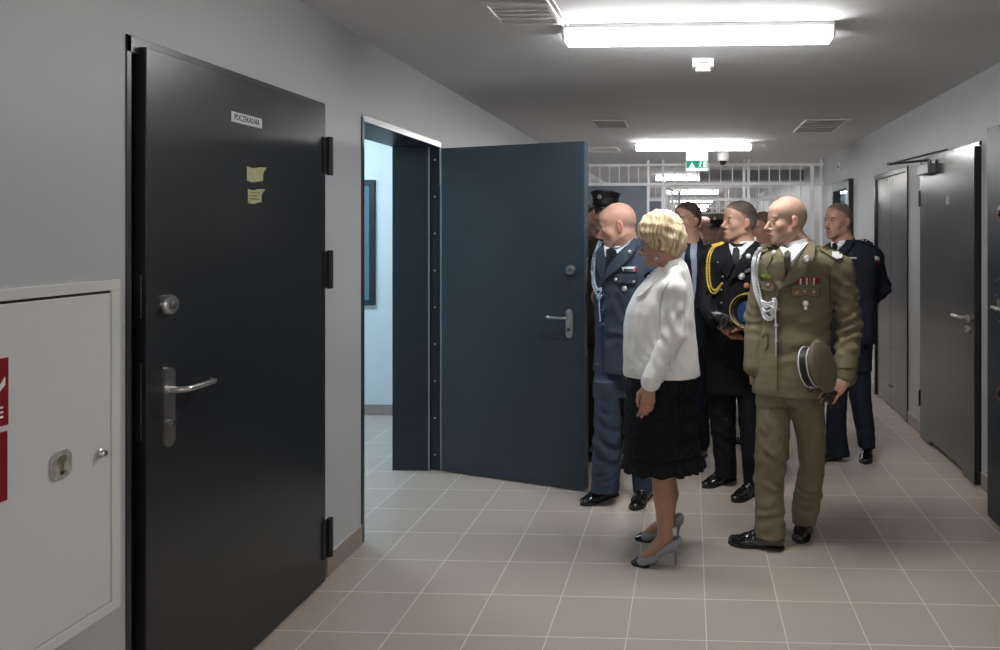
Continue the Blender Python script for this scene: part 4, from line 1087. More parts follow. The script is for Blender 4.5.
# aiguillette
cd = p.cord('shoulder_cord', [(762,247),(757,256),(755.5,272),(757,290),(762,305),(767,315),(771,318),(774,312),(775,303),(773,297)], M_['cord'], .0058, .006)
p.cord('shoulder_cord', [(760,247),(754.5,258),(753.5,275),(756,294),(761.5,309),(767,319.5),(772,320),(776,312),(777,300)], M_['cord'], .0055, .006)
p.cord('shoulder_cord', [(763,250),(759,262),(758.5,280),(762,297),(768,308),(774,300),(777,297),(775,305),(771,314)], M_['cord'], .0055, .012)
p.cord('cord_knot', [(764,300),(770,304),(775,300),(773,310),(766,311),(765,304),(772,306),(776,309)], M_['cord'], .0055, .016)
p.cord('cord_pendant', [(774,300),(776,312),(776.5,325),(776.8,338),(776.8,352)], M_['cord'], .0042, .012)
p.stud('cord_tip', 776.5, 326, M_['silver'], .010, .01, off=.014); p.cord('metal_tip', [(776.8,340),(776.8,357)], M_['silver'], .0048, .012, None, False)
# cap held against the thigh
ca = W([.80,-.55,.16]); ca /= np.linalg.norm(ca); fw = np.cross(ca, [0,0,1.]); fw = fw/np.linalg.norm(fw); f2 = -np.cross(fw, ca); 
f_v = W([.0,.75,-.65]); f_v -= ca*f_v.dot(ca); f_v /= np.linalg.norm(f_v)
Rc = np.stack([np.cross(f_v, ca), f_v, ca], 1)
Rz = W([[CT,-ST,0],[ST,CT,0],[0,0,1]])
cc = loc(807, 367, 3.58-.195)
cap_mesh('peaked_cap', wrl(cc), Rz@Rc, dict(crown=M_['olive'], band=M_['capband'], pipe=M_['cord'], visor=M_['shoe'], badge=M_['silver'], strap=M_['cord']), 'olive peaked cap with black band and silver piping held at the hip', 'cap', r=.090, crown=.116)
# black gloves in the same hand
V = Vol(.004); q = lambda x, y, d: loc(x, y, 3.58+d)
for a, b, r0, r1 in (((836,392,-.21),(829,399,-.22),.018,.016), ((828,397,-.22),(823,402,-.22),.010,.008), ((832,398,-.23),(830,407,-.22),.010,.007), ((836,397,-.21),(838,407,-.21),.010,.007), ((827,393,-.23),(822,397,-.225),.009,.007), ((833,395,-.235),(827,392,-.24),.011,.009)):
    V.add(rc(q(*a), q(*b), r0, r1), .006)
v, f = V.mesh(); v = v@Rz.T; o = to_obj('black_glove', v, f, M_['glove']); tag(o, 'crumpled black leather gloves held beneath the olive cap', 'gloves')

# ================================================================ the woman in white
p = Person('woman with short blond hair, white jacket, tiered black skirt and heels', 661, 3.44); P = p.P
p.start_body(.0042)
p.head(660, 242.5, 0, yaw=101, pitch=12, sc=.93, bald=0, female=True, skin=(0.450,0.259,0.188))
nb = P(672, 276); p.neck(nb, .048, .056)
Ls, Le, Lw = P(673, 290, -.125), P(673, 335, -.16), P(649.5, 384, -.20)
Rs, Re, Rw = P(668, 287, .15), P(655, 335, .16), P(640, 362, .14)
p.V.add(rc(nb, P(667,306), .045, .10, ((1,0,0), 1.1)), .02); p.V.add(rc(P(667,300), P(664,400), .11, .10), .03)
p.limb([P(670,296), Ls, Le, Lw], [.03,.035,.033,.024]); p.limb([P(670,296), Rs, Re, Rw], [.03,.035,.033,.026])
p.hand(Lw+W([0,0,-.008]), (-.10,-.05,-1), (-.30,1,0), side=-1, curl=(.28,.32,.25), sc=.93, thumb=.35)
p.hand(Rw, (-.5,0,-.6), (.5,-.3,0), side=-1, curl=(.4,.4,.3), sc=.9)
g1 = HC*F/(565-HY)-3.44; g2 = HC*F/(540-HY)-3.44      # depths of near and far foot
an1, an2 = P(665,531,g1), P(668,514,g2)
for hip, kn, cf, an, g in ((P(662,410,-.05), P(662,468,g1*.6), P(665,499,g1*.85), an1, g1), (P(662,410,.05), P(664,466,g2*.6), P(668,494,g2*.85), an2, g2)):
    p.limb([hip, kn, cf, an], [.065,.053,.051,.034])
# feet in the heels
def foot(an, toe, g):
    t = P(toe[0]+6, toe[1]-4, g); m_ = an*.45+t*.55; m_[2] = (an[2]*.35+t[2]*.65)-.004
    p.limb([an+W([.012,0,-.025]), an+W([0,0,-.03]), m_, t], [.026,.030,.026,.014])
foot(an1, (634,564), g1); foot(an2, (637,540), g2)
p.spots.append((P(665,510), W([.25,.4,.28]), np.eye(3), (.36,.19,.12), .75))
body = p.finish_body()
V = Vol(.005)
V.add(loft(p.rows([(257,671,680),(261,665,684.5),(267,657,688),(275,650,690.5),(284,641,692.5),(296,632,693.5),(312,625.5,694.5),(335,622,696),(355,621,698),(368,622,699.5),(375,624,700)]), math.radians(80), 1.30, 2.1), .012)
sleeve(V, Ls, Le, Le+(Lw-Le)*.95, .058, .055, .046); V.add(rc(Rs, Re, .055, .05), .03); V.add(rc(Re, Rw, .045, .038), .02)
V.add(rc(P(676,273,-.10), P(676,271,.10), .032, .032), .04)
V.sub(rc(P(658,250), P(648,262), .050, .050), .010)
def hem(x, y, z): return (P(661,378)[2]-.004-z)+0*x+0*y
jk = p.garment('jacket', V, M_['whitecloth'], wr=[(Le+W([0,-.03,.03]), W([.9,0,.5]), .06, .008, .10), (Le+W([-.02,0,-.1]), W([.8,0,.8]), .05, .010, .09), (Ls+W([.05,-.03,-.12]), W([1,0,-.3]), .06, .008, .11), (P(640,340,-.12), W([1,0,.3]), .08, .004, .12)], amp=.0022, sc=.12, seed=3)
# tiered skirt
zs_ = [P(661,y)[2] for y in (378, 390, 411, 432, 451, 474)]
def sk(h=.005):
    V = Vol(h); rws = [(374,626,696),(390,625,696),(411,624,696),(432,622.5,697),(451,621.5,700),(474,622,704)]
    V.add(loft(p.rows([(372,627,694),(400,626,693),(440,625,694),(464,625,698)]), 0, .82, 2.1), .01)
    tiers = [(374,392,627,695,624.8,697.5),(388,412,627,693,624,697),(408,433,626,694,622,698.5),(429,451,626,695,621,701),(446,466,625,697,620.5,705)]
    for (ya, yb, la, ra, lb, rbb) in tiers: V.add(loft(p.rows([(ya,la,ra),(yb-3,lb+.6,rbb-.6),(yb,lb,rbb)]), 0, .82, 2.1, smooth=1), .003)
    v, q = V.mesh(); n = vnormals(v, q); an = np.arctan2(v[:,1]/.82, v[:,0]-.003)
    A = np.zeros(len(v)); ph = np.zeros(len(v))
    for i, (ya, yb, *_r) in enumerate(tiers):
        za, zb_ = P(661,ya)[2], P(661,yb)[2]; m_ = (v[:,2] <= za) & (v[:,2] >= zb_-.02); t = np.clip((za-v[:,2])/(za-zb_), 0, 1); A = np.where(m_, .0080*t**1.3, A); ph = np.where(m_, i*1.9, ph)
    A = A*(.30+.9*np.clip((v[:,0]-.02)/.08, 0, 1))
    w = A*(np.sin(an*26+ph+2*np.sin(an*3+ph))+.5*np.sin(an*43+ph*2))
    nn = n.copy(); nn[:,2] = 0; nl = np.maximum(np.linalg.norm(nn, axis=1), .3); nn /= nl[:,None]
    v = v+nn*w[:,None]; zb5 = v[:,2] < P(661,460)[2]; v[:,2] += np.where(zb5, .006*np.sin(an*13), 0)
    # hem dips towards the viewer
    v[:,2] -= np.clip(-v[:,1], 0, .2)*.05*np.clip((P(661,430)[2]-v[:,2])/.2, 0, 1)
    return v, q
v, q = sk(); to_obj('tiered_skirt', v, q, M_['skirt'], p.o)
# hair
c, R, k = p.hc, p.hR, p.hs; H = lambda a: c+R@(W(a)*k)
V = Vol(.0040)
V.add(loft(p.rows([(210.5,657,668),(213,650,674),(217,643.5,679),(223,639.5,683),(230,637.8,685.5),(238,639.5,687),(245,644,686.5),(251,650,684.5),(256,658,681),(259.5,665,677)]), 0, .80, 2.0), .01)
V.sub(el(P(636,252,0), (.088,.13,.058)), .012); V.sub(el(P(642,264,0), (.078,.13,.054)), .012)
V.sub(el(P(656.5,251.5,-.09), (.013,.03,.026)), .008)
v, f = V.mesh(); n = vnormals(v, f)
r = v-P(664,226); th = np.arctan2(r[:,1], r[:,0]+.02); dwn = (r**2).sum(1)**.5
fl = np.sin(th*23+9*wob(v, .11, 2)+dwn*22)+.8*np.sin(th*41+8*wob(v, .08, 1)-dwn*15)
v = v+n*(.0011*fl+.0065*wob(v, .06, 3)+.0028*wob(v, .028, 5, st=(1,1,.5)))[:,None]
t = np.clip(.58+.22*fl+.30*wob(v, .05, 6, st=(1,1,.5)), 0, 1)[:,None]
col_ = W([.42,.27,.12])*(1-t)+W([.92,.80,.56])*t
dk = np.clip((P(0,236)[2]-v[:,2])/.10, 0, 1)[:,None]*.45; col_ = col_*(1-dk)+W([.34,.20,.09])*dk
to_obj('hair', v, f, HAIR, body, np.clip(col_, 0, 1))
p.collar(P(670,270), M_['whitecloth'], .060, .050, 'jacket_collar', front=(-1.,0), cut=.040)
p.bvh(True)
p.patch('lapel', [(651,272.5),(657,269),(664,268),(659,276),(650,288),(641,297),(637,296.5),(643,286)], M_['whitecloth'], .010, .008)
p.patch('blouse', [(644.5,274.5),(650,271),(653,273),(650,277.5),(646,278.5),(643.5,277)], M_['skirt'], .006, .006)
p.seams([([(671,279),(665,288),(661,302),(660,320),(662,338)], .001), ([(650,288),(641,297),(637,296.5)], .009), ([(657,270),(651,276),(645,284)], .009)], M_['whiteshade'], .0016)
p.stud('earring', 656.2, 258.2, M_['silver'], .006, .007, off=.001)
p.patch('cuff_seam', [(642.6,375.8),(664,381.2),(663.7,382.2),(642.4,376.8)], M_['whitecloth'], .0035, .004)
hp = p.ray(643.5, 411)[0]
MB().tube([hp+Vector((.0095*math.cos(a)+.006, .0095*math.sin(a)+.008, .002*math.cos(a))) for a in [i*.5236 for i in range(12)]], .0014, 6, closed=True).build('ring', M_['gold'], p.o, 0, True, world=False)
# spectacles
gl = MB(); e0 = H((-.031,.098,.0)); 
for sgn in (-1, 1): gl.tube([Vector(H((sgn*.033+.020*math.cos(a), .100-.006*abs(math.cos(a)), .015*math.sin(a)-.002))) for a in [i*.5236 for i in range(12)]], .0013, 6, closed=True); gl.tube([Vector(H((sgn*.053,.096,.004))), Vector(H((sgn*.074,.05,.004))), Vector(H((sgn*.079,-.005,.0)))], .0014, 6)
gl.tube([Vector(H((-.013,.102,.002))), Vector(H((0,.105,.005))), Vector(H((.013,.102,.002)))], .0013, 6)
gl.build('spectacles', M_['dsteel'], p.o, 0, True, world=False)
# heeled shoes
mesh_m = mat('grey_mesh_fabric', (.25,.26,.28), .5, var=.35, vscale=180, bump=.5, bscale=500, spec=.5)
def heel_shoe(toe, heel, g):
    T_ = P(toe[0], toe[1], g); B_ = P(heel[0], heel[1], g); T_[2] = B_[2] = 0; f = (T_-B_)/np.linalg.norm(T_-B_); rr = np.cross(f, [0,0,1.]); L = np.linalg.norm(T_-B_)
    X = lambda x, y, z: B_+rr*x+f*y*L+W([0,0,z]); Z = (0,0,1)
    V = Vol(.0032)
    V.add(rc(X(0,.02,.105), X(0,.18,.095), .030, .027, (Z, .8)), .012); V.add(rc(X(0,.16,.090), X(0,.52,.040), .027, .030, (Z, 1.2)), .012)
    V.add(rc(X(0,.52,.034), X(0,.74,.022), .034, .034, (Z, 1.6)), .012); V.add(rc(X(0,.74,.020), X(0,.93,.012), .032, .013, (Z, 1.5)), .01)
    V.sub(rc(X(0,.06,.150), X(0,.30,.118), .028, .027), .005); V.sub(rc(X(0,.30,.118), X(0,.66,.066), .027, .026), .006)
    V.sub(rc(X(0,.20,.030), X(0,.40,.005), .035, .020, (rr, .3)), .004)
    V.cut(lambda x, y, z: .003-z+0*x+0*y)
    v, q = V.mesh(); o = to_obj('high_heel_shoe', v, q, mesh_m, p.o); p.tr.append((v, q))
    tc = Vol(.003); tc.add(rc(X(0,.80,.019), X(0,.95,.012), .031, .013, (Z, 1.5)), .004); tc.cut(lambda x, y, z: .0035-z+0*x+0*y)
    v, q = tc.mesh(); to_obj('toe_cap', v, q, M_['shoe'], o)
    h_ = MB(); h_.tube([X(0,.03,.0), X(0,.03,.03), X(0,.01,.075), X(0,.03,.095)], [.0048,.0052,.010,.018], 12); h_.build('stiletto_heel', mesh_m, o, 0, True, world=False)
    so = MB(); so.prism([X(.030,.60,.0), X(.033,.74,.0), X(.012,.95,.0), X(0,.99,.0), X(-.012,.95,.0), X(-.033,.74,.0), X(-.030,.60,.0)], (0,0,.005)); so.build('sole', M_['sole'], o, .001, world=False)
heel_shoe((631,565), (677,565), g1); heel_shoe((634.5,541), (679,541), g2)

# ================================================================ the bald officer in steel blue
p = Person('bald person in steel-blue uniform leaning to look past the open door', 620, 4.12); P = p.P
p.start_body(.0048)
p.head(617.5, 225.5, -.02, yaw=86, pitch=16, sc=1.05, skin=(0.486,0.285,0.222))
nb = P(628, 252, .02); p.neck(nb, .062, .075)
Ls, Le, Lw = P(652, 268, -.04), P(658, 320, -.02), P(648, 362, -.10); Rs, Re, Rw = P(604, 262, .14), P(604, 312, .20), P(606, 350, .18)
p.V.add(rc(nb, P(624,300), .09, .14, ((0,1,0), 1.4)), .03); p.V.add(rc(P(624,300), P(620,360), .14, .10, ((0,1,0), 1.3)), .03)
p.limb([nb, Ls, Le, Lw], [.05,.045,.036,.027]); p.limb([nb, Rs, Re, Rw], [.05,.045,.036,.027])
p.hand(Lw, (-.2,-.1,-1), (-.6,.7,0), side=1); p.hand(Rw, (.1,-.1,-1), (.6,.6,0), side=1)
for a, b, c in ((P(636,385), P(640,440), P(642,488,.0)), (P(608,385), P(606,440), P(605,484,.0))): p.limb([a, b, c], [.045,.030,.026])
body = p.finish_body()
V = Vol(.0055)
V.add(loft(p.rows([(238,618,642),(243,606,646),(250,599,650),(258,596,654),(270,594,657),(290,594,658),(315,595,656),(340,595.5,653),(360,593.5,651),(371,593,650)]), math.radians(-25), .68), .01)
for a, b, c in ((Ls, Le, Lw), (Rs, Re, Rw)): sleeve(V, a, b, b+(c-b)*.95, .066, .060, .05)
V.sub(el(P(618,238,-.02), (.085,.09,.07)), .012)
jk = p.garment('jacket', V, M_['airblue'], wr=[(P(620,325,-.15), W([.5,0,1]), .09, .012, .15), (P(603,345,-.1), W([1,0,.3]), .05, .004, .1)], amp=.003, sc=.12, seed=4)
V = Vol(.0055)
V.add(loft(p.rows([(362,594,648),(385,594,647),(395,594,646)]), 0, .62), .02)
V.add(loft(p.rows([(380,594,621),(417,594.5,621.5),(455,592.5,621),(478,591.5,620),(490,591,619.5)], -.04), 0, .95, 2.1), .02)
V.add(loft(p.rows([(380,621,648,.0),(417,624,650,.0),(455,630,653,.0),(478,632,652,.0),(492,633,652,.0)]), 0, .95, 2.1), .02)
tr = p.garment('trousers', V, M_['airblue'], wr=[(P(606,440,-.08), W([.6,0,1]), .08, .012, .15), (P(606,478,-.08), W([-.2,0,1]), .045, .006, .08)], amp=.003, seed=5)
p.shoe((580,506.5), (618,494), .29); p.shoe((633,511.5), (649,494), .29)
p.collar(P(624,251), M_['shirt'], .076, .040)
p.collar(P(628,252,.02), M_['airblue'], .084, .022, 'jacket_collar', front=(-.55,-.8), cut=-.012)
p.bvh()
sh = p.patch('shirt', [(604,245),(610,248.5),(618,250),(625,246),(632,240),(634,243),(622,254),(613,262),(609,262),(605,255)], M_['shirt'], .006, .008)
p.patch('shirt_collar', [(617,250),(624,247),(633,239.5),(634.5,242),(627,249),(620,254),(617.5,253)], M_['shirt'], .014, .008, sh)
p.patch('tie', [(607,250),(612,248.5),(616.5,250.5),(617,254),(613,260),(608.5,264),(607,258)], M_['tie'], .015, .009)
lp = p.patch('lapel', [(634,240),(638,243),(636,249),(632,256),(626,263),(618,270),(604,281),(602.5,278),(609,265),(617,254.5),(628,246)], M_['airblue'], .027, .006, bulge=-.013)
p.patch('lapel', [(600,246),(604,250),(607,262),(604,278),(601.5,276),(598,262),(598,252)], M_['airblue'], .027, .006, bulge=-.013)
p.stud('collar_star', 630, 252.5, M_['silver'], .011, .006, off=.024)
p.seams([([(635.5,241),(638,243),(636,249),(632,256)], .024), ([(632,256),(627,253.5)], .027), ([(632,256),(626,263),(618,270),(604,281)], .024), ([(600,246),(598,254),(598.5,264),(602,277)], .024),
 ([(633,241),(617,256),(609,267),(604,279)], .024), ([(614,274),(613.5,281),(618,283),(625,282),(632,284.5),(636.5,283),(637,274.5)], .009), ([(602.5,283),(601,310),(602,340),(603,368)], .007)], M_['blueshade'])
rb = p.patch('ribbon_bar', [(621.5,267),(635,266.5),(637,268),(637,271.5),(623.5,271)], M_['shirt'], .010, .005)
p.patch('ribbon_stripe', [(634.5,267),(637,268),(637,271.5),(634.5,271)], M_['red'], .012, .004, rb, 1.); p.patch('ribbon_stripe', [(624,269),(634,269.2),(634,271),(624.5,271)], M_['darkgem'], .012, .004, rb, 1.)
p.patch('pocket_flap', [(614,273.5),(637,274),(636.5,283),(632,284.5),(625,282),(618,283),(613.5,281)], M_['airblue'], .009, .007)
for x, y in ((616.5,279.3),(634,281.5)): p.stud('pocket_button', x, y, M_['silver'], .008, .006, off=.009)
p.stud('breast_badge', 624.5, 288.5, M_['silver'], .015, .005, off=.004)
for x, y in ((603.5,295.5),(602.5,310.5),(603.5,325)): p.stud('button', x, y, M_['darkgem'], .0095, .008, off=.004)
p.patch('jacket_edge', [(602,281),(604.5,282),(603,300),(602,330),(603,350),(604,368),(601.5,368),(600.5,340),(600.5,300)], M_['airblue'], .005, .006)
p.cord('shoulder_cord', [(600,240),(596,250),(593.5,265),(593.5,280),(597,293),(601,297)], M_['bluecord'], .0065, .006)
p.cord('shoulder_cord', [(602,241),(597.5,254),(595.5,270),(596,284),(600,291),(603,287)], M_['bluecord'], .0055, .008)
p.cord('cord_knot', [(596,294),(601,287),(603,291),(597,297),(600,300),(603,294)], M_['bluecord'], .006, .008)
p.cord('cord_pendant', [(600,297),(600.5,308),(601,322)], M_['bluecord'], .004, .008)

# ================================================================ the black-uniformed officer
p = Person('dark-haired person in black uniform with gold shoulder cord', 735, 4.33); P = p.P
p.start_body(.0048)
p.head(739, 222, 0, yaw=66, pitch=-3, sc=1.0, bald=0, skin=(0.450,0.268,0.197))
nb = P(743, 250, .0); p.neck(nb, .056, .066)
Ls, Le, Lw = P(763, 262, -.05), P(766, 312, -.04), P(744, 336, -.20); Rs, Re, Rw = P(712, 260, .02), P(704, 304, -.04), P(716, 323, -.22)
p.V.add(rc(nb, P(738,300), .09, .12, ((0,1,0), 1.4)), .03); p.V.add(rc(P(738,300), P(732,365), .12, .095, ((0,1,0), 1.3)), .03)
p.limb([nb, Ls, Le, Lw], [.05,.045,.036,.027]); p.limb([nb, Rs, Re, Rw], [.05,.045,.036,.027])
p.hand(Lw, (-.8,-.1,.05), (0,-.3,1), side=1, curl=(.4,.6,.5), thumb=.9); p.hand(Rw, (.7,-.1,-.35), (0,-.4,1), side=-1, curl=(.35,.5,.4), thumb=.9)
for a, b, c in ((P(746,385,-.02), P(750,440,-.07), P(752,484,-.10)), (P(722,385,.02), P(724,435,.045), P(727,472,.06))): p.limb([a, b, c], [.045,.030,.026])
body = p.finish_body()
V = Vol(.0055)
V.add(loft(p.rows([(242,730,755),(247,718,764),(253,710,769),(262,706,772),(280,705,770),(305,706,768),(330,705,767),(350,704,767),(366,706,768)]), math.radians(-22), .64), .01)
for a, b, c in ((Ls, Le, Lw), (Rs, Re, Rw)): sleeve(V, a, b, b+(c-b)*.93, .062, .060, .05)
V.sub(el(P(741,236), (.075,.075,.07)), .012)
p.garment('jacket', V, M_['firecloth'], wr=[(Re, W([1,0,-.4]), .045, .006, .10)], amp=.003, seed=6)
V = Vol(.0055)
V.add(loft(p.rows([(358,706,765),(380,707,764),(392,707,764)]), 0, .62), .02)
V.add(loft(p.rows([(380,707,736,.02),(424,710,736,.04),(455,714,736,.05),(476,715.5,737,.05)]), 0, .95, 2.1), .02)
V.add(loft(p.rows([(380,736,764,-.02),(412,738,765,-.05),(450,741,766,-.09),(486,744,765,-.11)]), 0, .95, 2.1), .02)
p.garment('trousers', V, M_['firecloth'], wr=[(P(725,440,-.05), W([.6,0,1]), .07, .006, .15)], amp=.003, seed=7)
p.shoe((702,488.5), (737,478.5), .285); p.shoe((732,503), (756,493), .285)
p.short_hair((.075,.06,.048), grey=(.22,.19,.165), recede=.0, thick=.006)
p.collar(P(743,248), M_['shirt'], .066, .040)
p.collar(P(745,249,.01), M_['firecloth'], .074, .024, 'jacket_collar', front=(-.5,-.8), cut=-.012)
p.bvh()
sh = p.patch('shirt', [(729,243.5),(734,247.5),(742,247),(752,238.5),(756.5,237),(755,243),(744,253),(738,262),(733,258),(730,250)], M_['shirt'], .006, .008)
p.patch('shirt_collar', [(738,250),(744,246.5),(755,236.5),(756.5,240),(747,250),(740,257)], M_['shirt'], .014, .008, sh)
p.patch('tie', [(733.5,249),(737.5,248),(740,251.5),(739.5,258),(738,266),(733.5,264),(732.5,256)], M_['tie'], .016, .009)
p.patch('lapel', [(756,241),(760.5,245),(760,252),(753,257),(752,263),(738,276),(729,280),(736,266),(746,251)], M_['firecloth'], .027, .006, bulge=-.013)
p.patch('lapel', [(729,247),(732.5,256),(733.5,266),(728,278),(722,270),(719,262),(723,257),(725,250)], M_['firecloth'], .027, .006, bulge=-.013)
p.stud('collar_star', 748.5, 256.8, M_['silver'], .015, .006, off=.024)
p.stud('breast_star', 741.5, 276, M_['silver'], .021, .006, off=.012); p.stud('star_core', 741.5, 276, M_['white'], .010, .011, off=.012)
p.stud('medal', 746.5, 285.5, M_['pinkgold'], .017, .006, off=.008)
p.patch('ribbon_bar', [(744,269.5),(750,267.5),(751,271),(745,273)], mat('lilac_ribbon', (.16,.13,.20), .6), .014, .006)
p.patch('name_tag', [(718,261.6),(724.5,264.4),(724,265.4),(717.8,262.6)], M_['silver'], .010, .004, None, 1.)
for y in (277, 290, 303): p.stud('button', 721.5 if y > 285 else 723, y, M_['dsteel'], .008, .006, off=.004)
p.patch('shoulder_board', [(711,244.5),(722,241.5),(725,243.5),(714,247.5)], M_['gold'], .010, .010)
for q, (o1, r) in enumerate(((0,.0050),(2.4,.0048))):
    p.cord('gold_shoulder_cord', [(714+o1,246),(709+o1,254),(707+o1,268),(707.5+o1,283),(711+o1*.6,293-o1),(717+o1*.2,293-o1),(721,286),(723.5-o1*.4,282)], M_['gold'], r, .006+.003*q)
p.cord('gold_shoulder_cord', [(709,284),(713,290),(718,289),(722,283),(724,284)], M_['gold'], .0042, .012)
# cap and gloves he holds
ca = W([.50,.80,-.20]); ca /= np.linalg.norm(ca); fv = W([.9,-.2,-.4]); fv -= ca*fv.dot(ca); fv /= np.linalg.norm(fv); Rc = np.stack([np.cross(fv, ca), fv, ca], 1)
cap_mesh('peaked_cap', wrl(loc(746, 311, 4.33-.30)), Rz@Rc, dict(crown=M_['capband'], band=M_['capband'], pipe=M_['gold'], pr=.0022, pipe2=M_['gold'], visor=M_['shoe'], badge=M_['silver']), 'black peaked cap with gold edging held in front of the black uniform', 'cap', r=.092, crown=.112)
_c = bpy.data.objects['peaked_cap.001']; _a = Rz@ca; _o = wrl(loc(746, 311, 4.03))
attach(MB().lathe([(.066,.030),(.070,.034)], _o, Vector(_a), 28).build('lining', M_['gem'], None, 0, True), _c)
V = Vol(.0045); q = lambda x, y, d: loc(x, y, 4.33+d)
for a, b, r0, r1 in (((715,316,-.27),(729,324,-.27),.022,.020), ((712,313,-.27),(720,315,-.28),.010,.010), ((724,318,-.29),(719,327,-.29),.009,.008), ((729,318,-.29),(724,329,-.29),.009,.008), ((727,324,-.27),(736,328,-.26),.016,.010), ((716,312,-.27),(727,316,-.28),.010,.008)):
    V.add(rc(q(*a), q(*b), r0, r1), .004)
v, f = V.mesh(); v = v@Rz.T; o = to_obj('black_glove', v, f, M_['glove']); tag(o, 'black leather gloves held in both hands of the black-uniformed officer', 'gloves')

# ================================================================ the navy-uniformed officer by the wall
p = Person('person in navy uniform with hands behind back near the right wall', 850, 4.85); P = p.P
p.start_body(.005)
p.head(838, 221, 0, yaw=58, pitch=2, sc=1.0, bald=0, skin=(0.432,0.251,0.188))
nb = P(845, 248, .0); p.neck(nb, .058, .07)
Ls, Le, Lw = P(873, 257, -.02), P(882, 288, .06), P(862, 308, .16); Rs, Re, Rw = P(826, 257, .0), P(822, 292, .08), P(842, 312, .17)
p.V.add(rc(nb, P(850,300), .09, .12, ((0,1,0), 1.4)), .03); p.V.add(rc(P(850,300), P(849,350), .12, .095, ((0,1,0), 1.3)), .03)
p.limb([nb, Ls, Le, Lw], [.05,.045,.036,.027]); p.limb([nb, Rs, Re, Rw], [.05,.045,.036,.027])
p.hand(Lw, (-.8,.1,-.2), (0,1,0), side=1); p.hand(Rw, (.8,.1,-.2), (0,1,0), side=-1)
for a, b, c in ((P(860,355), P(862,405), P(867,444,.0)), (P(838,355), P(837,405), P(838,450,.0))): p.limb([a, b, c], [.045,.030,.026])
body = p.finish_body()
V = Vol(.006)
V.add(loft(p.rows([(240,836,860),(244,828,869),(250,823,877),(258,822,880),(272,824,876),(295,828,873),(318,828,874),(335,827,875),(342,828,875)]), math.radians(-25), .62), .01)
for a, b, c in ((Ls, Le, Lw), (Rs, Re, Rw)): sleeve(V, a, b, b+(c-b)*.93, .060, .060, .05)
V.sub(el(P(842,236), (.075,.075,.06)), .012)
p.garment('jacket', V, M_['navy'], wr=[(Le, W([.5,0,1]), .05, .014, .12)], amp=.003, seed=8)
V = Vol(.006)
V.add(loft(p.rows([(336,828,873),(360,828,871),(370,828,871)]), 0, .62), .02)
V.add(loft(p.rows([(360,828,850),(397,827,847),(432,826,846),(455,826,849.5)]), 0, .95, 2.1), .02)
V.add(loft(p.rows([(360,849,870),(397,849,871),(424,855,874),(447,858.5,875.5)]), 0, .95, 2.1), .02)
p.garment('trousers', V, M_['navy'], amp=.003, seed=9)
p.shoe((864.5,465), (868.5,453), .28); p.shoe((808,463), (848,457), .28)
p.short_hair((.14,.11,.09), grey=(.24,.20,.17), recede=.014, thick=.003, top=0)
p.collar(P(844,247), M_['shirt'], .068, .045)
p.bvh()
p.patch('shirt', [(831,241),(836,245),(843,240),(850,233.5),(851,237),(843,245),(838,250),(834,251),(831,246)], M_['shirt'], .008, .008)
p.patch('tie', [(832.5,244.5),(836,243.5),(838,246),(837,252),(834,254),(832,250)], M_['tie'], .014, .009)
p.patch('lapel', [(851,232.5),(855,238),(853,246),(847,252),(838,262),(833,265),(838,253),(845,244)], M_['navy'], .027, .006, bulge=-.013)
p.patch('ribbon_bar', [(843,257),(856.5,257.2),(856.5,258.8),(843,258.6)], M_['silver'], .008, .004, None, 1.5)
p.patch('ribbon_stripe', [(845,257),(848,257),(848,258.7),(845,258.7)], M_['red'], .010, .003, None, 1.)
p.patch('pocket_flap', [(842,263),(857,263),(857,268.5),(849.5,268),(842,268.5)], M_['navy'], .008, .007)
ep = p.patch('shoulder_board', [(860,239.5),(866,239),(873.5,243),(872,246.5),(862,243)], M_['navy'], .010, .010)
for x, y in ((862,241),(865.5,241.8),(869,243.2)): p.stud('board_star', x, y, M_['silver'], .007, .005, ep, .012)
p.patch('sleeve_patch', [(874.5,256),(879,257),(879.5,260.5),(875,260)], M_['silver'], .004, .004); p.patch('sleeve_patch', [(875,260),(879.5,260.5),(879.3,263),(875.4,262.4)], M_['red'], .004, .004)

